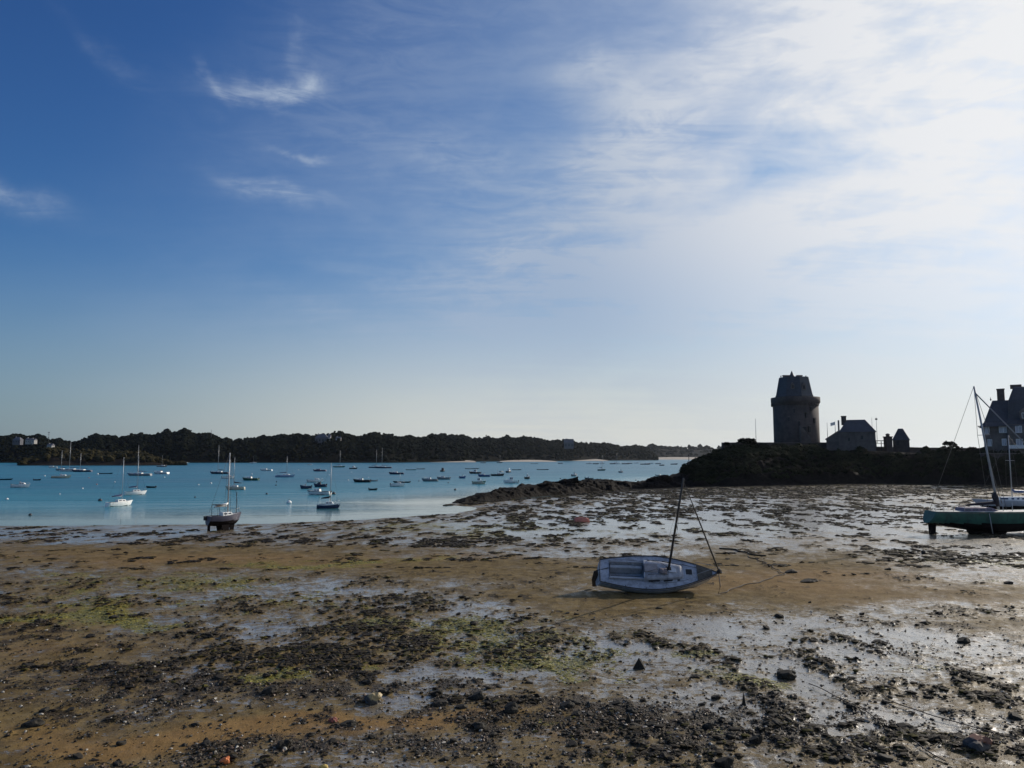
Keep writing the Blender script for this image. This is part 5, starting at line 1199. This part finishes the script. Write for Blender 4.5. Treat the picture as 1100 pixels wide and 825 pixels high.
    mb = MB(); mb.tube([(2.2, -.42, zb(2.2)), (2.25, -.4, zb(2.2) + .42), (2.9, -.16, zb(2.9) + .46), (bowx, 0, bowz + .46), (2.9, .16, zb(2.9) + .46), (2.25, .4, zb(2.2) + .42), (2.2, .42, zb(2.2))], .012, 6); mb.build('pulpit', ALU, t)
    for sy in (-1, 1):
        for x in (-2.7, -1.6, -.5, .6):
            mb = MB(); yy = float(np.interp(x, bx, bw)) * .97; zz = float(np.interp(x, bx, bz)); mb.tube([(x, sy * yy, zz), (x, sy * yy, zz + .10)], .02, 5); mb.build('cleat', dk, t)
    # rudder hanging off the transom
    mb = MB(); mb.prism([(-3.08, .66), (-3.30, .62), (-3.40, -.1), (-3.36, -.72), (-3.12, -.72), (-3.04, 0)], -.03, .03); rd = mb.build('rudder', dk, t)
    mb = MB(); mb.tube([(-3.2, 0, .68), (-2.5, .10, .84)], .024, 6); mb.build('tiller', dk, rd)
    # mast, shrouds, forestay with its old furled sail
    mz = zc + .38; mH = 7.0; mxm = .75; top = (mxm + .10, 0, mz + mH)
    mb = MB(); mb.tube([(mxm, 0, mz - .05), top], [.066, .052], 10); ms = mb.build('mast', mat('dark mast', (.05, .05, .052), .5, .2, 2), t)
    mb = MB(); mb.box((mxm, 0, mz - .02), (.26, .22, .08)); mb.build('mast_step', dk, ms)
    mb = MB(); mb.tube([(mxm + .05, -.55, mz + mH * .55), (mxm + .05, .55, mz + mH * .55)], .018, 5); mb.build('spreader', dk, ms)
    for sy in (-1, 1):
        mb = MB(); mb.tube([(mxm - .2, sy * .93, FB + .05), (mxm + .05, sy * .55, mz + mH * .55), (top[0], 0, top[2] - .8)], .0055, 4); mb.build('shroud', WIRE, ms)
    mb = MB(); mb.tube([(bowx + .02 + (top[0] + .05 - bowx) * q, 0, bowz + .08 + (top[2] - .4 - bowz) * q) for q in (0, .12, .6, .9, 1)], [.040, .048, .036, .022, .012], 7); mb.build('forestay', mat('old furled sail', (.07, .065, .06), .8, .3, 4), ms)
    mb = MB(); mb.lathe([(.05, 0), (.09, .03), (.09, .14), (.05, .17)], 10, (bowx, 0, bowz + .12)); mb.build('furling_drum', dk, ms)
    # lines lying over the deck
    rp = mat('dirty rope', (.10, .09, .08), .9, .3, 12)
    for pts in ([(-.4, -.3, zc + .44), (.1, -.1, zc + .45), (.4, -.4, zc + .43), (.7, -.1, zc + .42)], [(.72, 0, mz), (1.0, .45, zc + .25), (1.5, .55, zc + .1), (2.2, .35, zc + .13), (2.6, .1, zc + .2)],
                [(.72, .05, mz), (.4, .3, zc + .44), (-.2, .5, zc + .40), (-.7, .62, zc + .13), (-1.6, .7, zc + .12), (-2.5, .6, zc + .15)], [(-.55, -.6, zc + .15), (0, -.75, zc + .06), (1.0, -.66, zc + .06), (1.8, -.45, zc + .1)]):
        mb = MB(); mb.tube(pts, .011, 5); mb.build('line', rp, t)
    mb = MB(); mb.blob((.42, -.2, zc + .42), (.5, .4, .14), 3, .5, 2.5, 4); mb.build('rope_heap', mat('faded rag', (.20, .17, .17), .9, .3, 9), t)
    bpy.context.view_layer.update()
    hull = [c for c in t.children if c.name.startswith('hull')][0]; mw = hull.matrix_world
    low = min((mw @ v.co).z for v in hull.data.vertices); t.location.z += g - .10 - low      # bedded a hand deep in the sand
    return t, (bowx, bowz)
stranded, bw_ = lying_boat()

# mooring chain down from the bow and the rope across the sand
def line_on_ground(name, label, cat, pts, r, m, wob=.12, lift=0.0, head=None):
    P = [gpt(*q) for q in pts]; out = []
    for i in range(len(P) - 1):
        for k in range(10):
            s = k / 10; x = P[i].x + (P[i + 1].x - P[i].x) * s; y = P[i].y + (P[i + 1].y - P[i].y) * s
            x += wob * math.sin(y * 3.1 + x); y += wob * math.cos(x * 2.3 + 1)
            out.append((x, y, float(ground_s(np.array([x]), np.array([y]))[0]) + r * .6 + lift + .03))
    if head: out = head + out
    mb = MB(); mb.tube(out, r, 6); o = mb.build(name, m); return tag(o, label, cat)
bpy.context.view_layer.update()
chainm = mat('rusty chain', (.060, .045, .035), .85, .4, 14)
bwp = stranded.matrix_world @ Vector((bw_[0], 0, bw_[1]))
gb = gpt(773, 639)
line_on_ground('mooring_chain', 'rusty chain hanging from the bow of the stranded sloop to the sand', 'chain', [(773, 638.5), (790, 632), (822, 624), (842, 617), (820, 604), (800, 597)], .028, chainm, .10, head=[tuple(bwp), tuple((bwp + gb) / 2 + Vector((.03, -.1, -.12)))])
line_on_ground('mooring_rope', 'dark weed covered rope curving over the sand behind the sloop bow', 'rope', [(774, 589.5), (786, 590.5), (798, 593.5), (812, 597.5), (822, 598)], .06, mat('weedy rope', (.03, .028, .02), .9, .4, 6), .15)
line_on_ground('ground_chain', 'thin dark mooring line running across the wet mud at the bottom right', 'rope', [(868, 735), (905, 752), (945, 775), (985, 800), (1020, 822)], .014, chainm, .05)
line_on_ground('ground_chain', 'second thin line on the wet mud nearer the right edge', 'rope', [(960, 755), (1000, 770), (1050, 783), (1100, 797)], .014, chainm, .05)

# salmon pink upturned dinghy out on the weed
def upturned():
    p = gpt(625, 561.5); g = float(ground_s(np.array([p.x]), np.array([p.y]))[0]); D = p.y; L = 16 / F * D
    t = thing('upturned_dinghy', 'faded salmon pink dinghy lying upside down on the weed beyond the sloop', 'dinghy', (p.x, p.y, g + .52), (math.pi, 0, R(4)))
    hull_part(hull_pts(L, L * .42, .42, .16, .85, .1, n=13, m=7, rake=.05), t, mat('salmon paint', (.50, .17, .12), .6, .2, 2, stain=(.34, .12, .09)), mat('salmon bottom', (.46, .15, .11), .6, .25, 2), open_boat=True)
    mb = MB(); mb.box((-L * .05, 0, -.17), (L * .7, .05, .07)); mb.build('keel_strip', mat('salmon keel', (.30, .10, .08), .7, .2, 2), t)
upturned()

# ---------------------------------------------------------------- stones, pebbles and loose weed
stone_d = mat('wet dark stone', (.030, .026, .020), .75, .5, 9, .01, stain=(.075, .065, .040), spec=.18); stone_b = mat('brown stone', (.13, .095, .06), .6, .4, 9, .01)
def stone_mesh(sub, seed, squash):
    v, f = ICO[sub]; n = fbm(v[:, 0] * 1.3 + seed, v[:, 1] * 1.3, v[:, 2] * 1.3, 3, seed); q = v * (1 + .55 * n)[:, None] * np.array([1, .8, squash])
    q[:, 2] = np.maximum(q[:, 2], -.25); cut = fbm([seed * 1.7], [2.2], [0.3], 1, seed)[0]
    q[:, 2] = np.minimum(q[:, 2], .45 + .2 * cut + .3 * q[:, 0]); return q, f
STM = [mesh_np('stone', *stone_mesh(3, 11 + k, .62), [stone_d], False) for k in range(9)]
SHARD = MB(); SHARD.add([(-.6, -.3, -.2), (.6, -.35, -.2), (.5, .4, -.2), (-.4, .35, -.2), (-.05, -.05, 1.6), (.15, .1, 1.3)], [(3, 2, 1, 0), (0, 1, 4), (1, 5, 4), (1, 2, 5), (2, 3, 5), (3, 4, 5), (3, 0, 4)])
def ground_fine(x, y):
    x = np.atleast_1d(x).astype(float); y = np.atleast_1d(y).astype(float); zs = ground_s(x, y); wet, weed, alg, peb, red, hum, mid = masks(x, y, zs)
    return zs + hum * .06 + mid * .022 + sm(weed, .38, .9) * .05 - sm(wet, .25, .75) * .02, wet, weed, alg, peb
NAMED = [(401, 754, 19, 13, 'squarish dark rock with a yellow patch, left of centre near the bottom', 'cap'), (470, 747, 13, 9, 'dark stone behind the flat stone at the bottom centre', 0), (472, 758, 18, 6, 'flat long stone in front of the dark stone at bottom centre', 0),
         (513, 751, 15, 11, 'rounded dark stone on the wet sheen right of the flat stone', 0), (495, 760, 13, 5, 'low slab between the flat stone and the rounded dark stone', 0), (374, 779, 18, 6, 'long dark wedge on the red mud', 0),
         (357, 776, 9, 6, 'small reddish stone beside the long wedge', 'red'), (241, 821, 10, 8, 'bright orange stone at the bottom edge', 'orange'), (347, 824, 9, 6, 'small yellow stone at the bottom edge', 'yellow'),
         (687, 717, 13, 11, 'dark pyramid shaped stone on the pale wet patch', 'shard0'), (799, 757, 7, 13, 'thin upright shard standing on the wet mud', 'shard'), (675, 779, 11, 11, 'short upright shard among the pebbles at bottom centre', 'shard'),
         (761, 783, 12, 10, 'dark block left of the lone round stone', 0), (845, 727, 20, 9, 'wide flat weed covered rock below the green weed', 0), (972, 783, 18, 8, 'smooth dark oval stone alone on the pale mud', 0),
         (1052, 806, 28, 15, 'largest rock, dark with a reddish top, at the bottom right', 'rtop'), (785, 792, 9, 7, 'stone just right below the dark block', 0), (824, 781, 8, 6, 'lone round stone on the drained sheen', 0), (812, 798, 12, 11, 'tall lump in the pebbles right of bottom centre', 0),
         (778, 823, 20, 12, 'big half cut stone on the bottom edge', 0), (1035, 689, 12, 8, 'dark stone on the pale flat at the right edge of the sand', 0), (850, 615, 12, 6, 'weed covered stone on the smooth sand right of the sloop', 0), (869, 625, 15, 5, 'low flat weed slab on the sand right of the sloop', 0),
         (992, 595, 5, 6, 'small post like stone below the green yacht rudder', 0), (1024, 603, 6, 4, 'little dark stone right below the post like stone', 0), (954, 612, 7, 4, 'small dark stone between the sloop and the green yacht', 0), (1084, 627, 9, 4, 'dark stone near the right edge behind the sand', 0),
         (290, 745, 16, 9, 'grey lump in the pebble band left of centre', 0), (395, 735, 10, 6, 'small dark block above the yellow patched rock', 0), (610, 760, 14, 9, 'weedy stone left of the pebble field', 0), (550, 765, 16, 12, 'rough grey stone at the centre bottom', 0)]
col_m = {'red': mat('red stone', (.22, .06, .04), .7, .3, 8), 'orange': mat('orange stone', (.60, .17, .05), .7, .25, 8), 'yellow': mat('yellow stone', (.42, .30, .07), .7, .25, 8)}
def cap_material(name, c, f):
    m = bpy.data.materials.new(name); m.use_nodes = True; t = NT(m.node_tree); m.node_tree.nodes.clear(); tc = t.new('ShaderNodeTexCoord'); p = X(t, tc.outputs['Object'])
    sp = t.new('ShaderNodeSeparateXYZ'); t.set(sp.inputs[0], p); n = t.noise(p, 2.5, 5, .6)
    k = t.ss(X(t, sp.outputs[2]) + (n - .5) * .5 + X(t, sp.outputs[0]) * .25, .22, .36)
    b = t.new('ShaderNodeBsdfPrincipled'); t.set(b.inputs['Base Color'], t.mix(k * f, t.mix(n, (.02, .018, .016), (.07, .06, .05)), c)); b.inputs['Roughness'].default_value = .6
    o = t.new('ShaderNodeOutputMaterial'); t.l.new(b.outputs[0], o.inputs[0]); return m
for i, (px, py, w_, h_, lab, sp) in enumerate(NAMED):
    p = gpt(px, py); zf = float(ground_fine(p.x, p.y)[0][0]); s = w_ / F * p.y / 2; hh = h_ / F * p.y
    if sp and str(sp).startswith('shard'):
        mb = MB(); mb.v = list(SHARD.v); mb.f = [list(q) for q in SHARD.f]; mb.sm = list(SHARD.sm); mb.mi = list(SHARD.mi); o = mb.build('stone_shard', stone_d, None, 0); kk = 1.9 if sp == 'shard0' else 1.2; o.scale = (s * kk, s * kk, hh / 1.6); o.location = (p.x, p.y, zf)
    else:
        v, f = stone_mesh(3, 40 + i * 3, .62); mm = col_m.get(sp, stone_d)
        if sp == 'cap': mm = cap_material('yellow capped rock', (.40, .30, .14), .9)  # yellow tone mixed in over the top and one side
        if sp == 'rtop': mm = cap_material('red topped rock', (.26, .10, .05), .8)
        o = link('stone', mesh_np('stone', v, f, [mm], False)); o.scale = (s, s * 1.0, hh / 1.0); o.location = (p.x, p.y, zf + hh * .12)
    o.rotation_euler = (0, 0, (i * 1.7) % .8 - .4); tag(o, lab, 'stone')
def sample_ground(n, y0, y1, test, seed, powr=1.0, tries=14):
    rng = np.random.default_rng(seed); out = []
    while sum(len(q[0]) for q in out) < n and tries > 0:
        tries -= 1; m = n * 2; px = rng.uniform(-60, 1160, m); py = y0 + (y1 - y0) * rng.uniform(0, 1, m) ** powr
        z = np.full(m, 2.5); v = (412.5 - py) / F; dyv = cp - v * sp_; dzv = sp_ + v * cp; u = (px - 550) / F
        for _ in range(14):
            tt = (z - CZ) / dzv; x = u * tt; y = dyv * tt; z = .5 * z + .5 * ground_s(x, y)
        zf, wet, weed, alg, peb = ground_fine(x, y); ok = (rng.uniform(0, 1, m) < test(wet, weed, alg, peb)) & (sdf(x, y) > 2)
        out.append(tuple(a[ok] for a in (x, y, zf)))
    return tuple(np.concatenate([q[k] for q in out])[:n] for k in range(3)) + (rng,)
# 270 loose stones, each a thing
x, y, z, rng = sample_ground(270, 640, 832, lambda wet, weed, alg, peb: np.clip(.1 + peb * .7 + sm(weed, .2, .9) * .4, .04, 1), 5)
for i in range(len(x)):
    s = rng.uniform(.6, 1.5) * rng.choice([.045, .06, .08, .11], p=[.35, .35, .2, .1]) * (1 + y[i] / 60)
    o = link('stone', STM[i % len(STM)]); o.location = (x[i], y[i], z[i] + s * .15); o.scale = (s * rng.uniform(.8, 1.5), s, s * rng.uniform(.7, 1.3)); o.rotation_euler = (0, 0, rng.uniform(0, 6.28))
    qx, qy = pix(x[i], y[i], z[i]); side = ['far left', 'left of centre', 'right of centre', 'far right'][int(np.clip(qx / 275, 0, 3))]; rowl = 'below the wet flats' if qy < 730 else 'near the bottom edge'
    tag(o, f'small dark loose stone {rowl}, {side} of the foreground', 'stone', f'loose stones {rowl}, {side}')
def scatter(name, label, n, y0, y1, test, seed, size, flat, mats, elong=1.0, powr=1.0, spike=0.0, tones=None, sub=1):
    x, y, z, rng = sample_ground(n, y0, y1, test, seed, powr); n = len(x); bv, bf = ICO[sub]; m = len(bv)
    s = size(y, rng.uniform(0, 1, n)); rot = rng.uniform(-.5, .5, n) if elong > 1.2 else rng.uniform(0, 6.28, n)
    P = bv[None] * (1 + rng.normal(0, .28 + spike, (n, m, 1)))
    P = P * s[:, None, None] * np.stack([np.full(n, 1.0) * rng.uniform(.8, 1.3, n) * elong, np.ones(n), flat * rng.uniform(.6, 1.4, n)], 1)[:, None, :]
    c, q = np.cos(rot)[:, None], np.sin(rot)[:, None]; xx = P[..., 0] * c - P[..., 1] * q; yy = P[..., 0] * q + P[..., 1] * c
    V = np.stack([xx + x[:, None], yy + y[:, None], P[..., 2] + z[:, None] + (s * flat * .25)[:, None]], -1).reshape(-1, 3)
    Fc = (bf[None] + (np.arange(n) * m)[:, None, None]).reshape(-1, 3)
    tone = np.repeat(rng.choice(len(mats), n, p=tones), len(bf))
    tag(link(name, mesh_np(name, V, Fc, mats, False, matidx=tone)), label, kind='stuff')
peb_m = [mat('pebble dark', (.024, .020, .014), .75, .4, 8, spec=.2), mat('pebble grey', (.08, .070, .055), .75, .4, 8, spec=.2), mat('shell bits', (.30, .28, .24), .6, .2, 8), mat('pebble brown', (.12, .075, .045), .6, .3, 8)]
scatter('pebbles', 'pebbles and shell bits over the near mud', 20000, 655, 840, lambda wet, weed, alg, peb: np.clip(sm(peb, .0, 1.5) * .75 + .04, 0, 1), 21,
        lambda y, u: (.012 + .035 * u ** 3) * (.75 + y / 50), .65, peb_m, powr=.8, tones=[.48, .28, .07, .17])
weed_m = [mat('bladder wrack', (.015, .011, .007), .8, .5, 6, spec=.2), mat('brown wrack', (.040, .029, .012), .8, .4, 6, spec=.2), mat('olive wrack', (.055, .048, .012), .85, .4, 6, spec=.1)]
scatter('seaweed', 'dark wrack lying in tufts over the flats', 36000, 600, 836, lambda wet, weed, alg, peb: sm(weed, .30, 1.8) ** 1.3, 31,
        lambda y, u: (.012 + .075 * u ** 4.5) * (.55 + y / 48), .38, weed_m, elong=1.35, powr=.9, spike=.05, tones=[.62, .28, .10])
scatter('seaweed', 'flattened weed tufts on the far flats', 44000, 518, 612, lambda wet, weed, alg, peb: sm(weed, .0, 1.5) ** 1.5, 37,
        lambda y, u: (.04 + .17 * u ** 3.0) * (.4 + y / 130), .34, weed_m, elong=1.8, powr=.8, spike=.06, tones=[.66, .26, .08])
alg_m = [mat('sea lettuce', (.22, .19, .030), .5, .4, 6), mat('green slime', (.12, .115, .022), .5, .4, 6)]
scatter('green_algae', 'yellow green algae in small tufts', 15000, 596, 800, lambda wet, weed, alg, peb: sm(alg, .25, 1.2) ** 1.5, 41,
        lambda y, u: (.016 + .035 * u ** 2) * (.5 + y / 45), .22, alg_m, elong=1.5, spike=.15, tones=[.6, .4])

# boulders standing on the spit
for i, (px, py, by, h) in enumerate([(607, 517.5, 204, 3.4), (650, 518.5, 214, 3.0), (706, 515.5, 223, 4.2), (621, 521, 203, 1.6), (583, 522, 196, 1.8), (560, 526, 190, 1.5), (676, 521.5, 217, 1.6), (724, 517, 227, 2.8), (512, 536, 171, 1.0), (641, 521, 211, 1.8), (735, 512.5, 229, 2.6), (596, 522.5, 199, 1.3)]):
    c = at_y(px, py, by); v, f = stone_mesh(4, 70 + i, .8); v = v * (1 + .25 * fbm(v[:, 0] * 3, v[:, 1] * 3, v[:, 2] * 3, 4, i))[:, None]
    o = link('boulder', mesh_np('boulder', v, f, [bpy.data.materials['weedy rock']], False)); o.location = (c.x, c.y, c.z - h * .15); o.scale = (h * .95, h * .75, h * .80)
    lab = ['high boulder at the seaward third of the spit', 'broad boulder behind the salmon dinghy', 'tallest boulder of the spit near the castle end', 'low rock right beside the seaward high boulder', 'knob on the outer spit left of the high boulder',
           'small rock on the low outer spit', 'small rock in the saddle of the spit', 'boulder beside the tallest one on its right', 'last little rock at the tip of the spit', 'lower rock leaning on the left of the broad boulder', 'rock under the thin pole and beacon', 'second small knob left of the high boulder'][i]
    tag(o, lab, 'boulder', 'boulders along the spit')

# ---------------------------------------------------------------- sea air
def haze():
    mb = MB(); z0, z1 = -8.0, 78.0
    mb.box((0, 9000, (z0 + z1) / 2), (46000, 46000, z1 - z0)); m = bpy.data.materials.new('haze'); m.use_nodes = True; nt = m.node_tree; nt.nodes.clear()
    o_ = nt.nodes.new('ShaderNodeOutputMaterial'); v = nt.nodes.new('ShaderNodeVolumePrincipled'); v.inputs['Color'].default_value = (.80, .88, 1.0, 1); v.inputs['Density'].default_value = HAZE_D; v.inputs['Anisotropy'].default_value = .72
    nt.links.new(v.outputs[0], o_.inputs['Volume']); tag(mb.build('haze', m), 'thin blue sea haze', kind='stuff')
HAZE_D = 0.000022
haze()
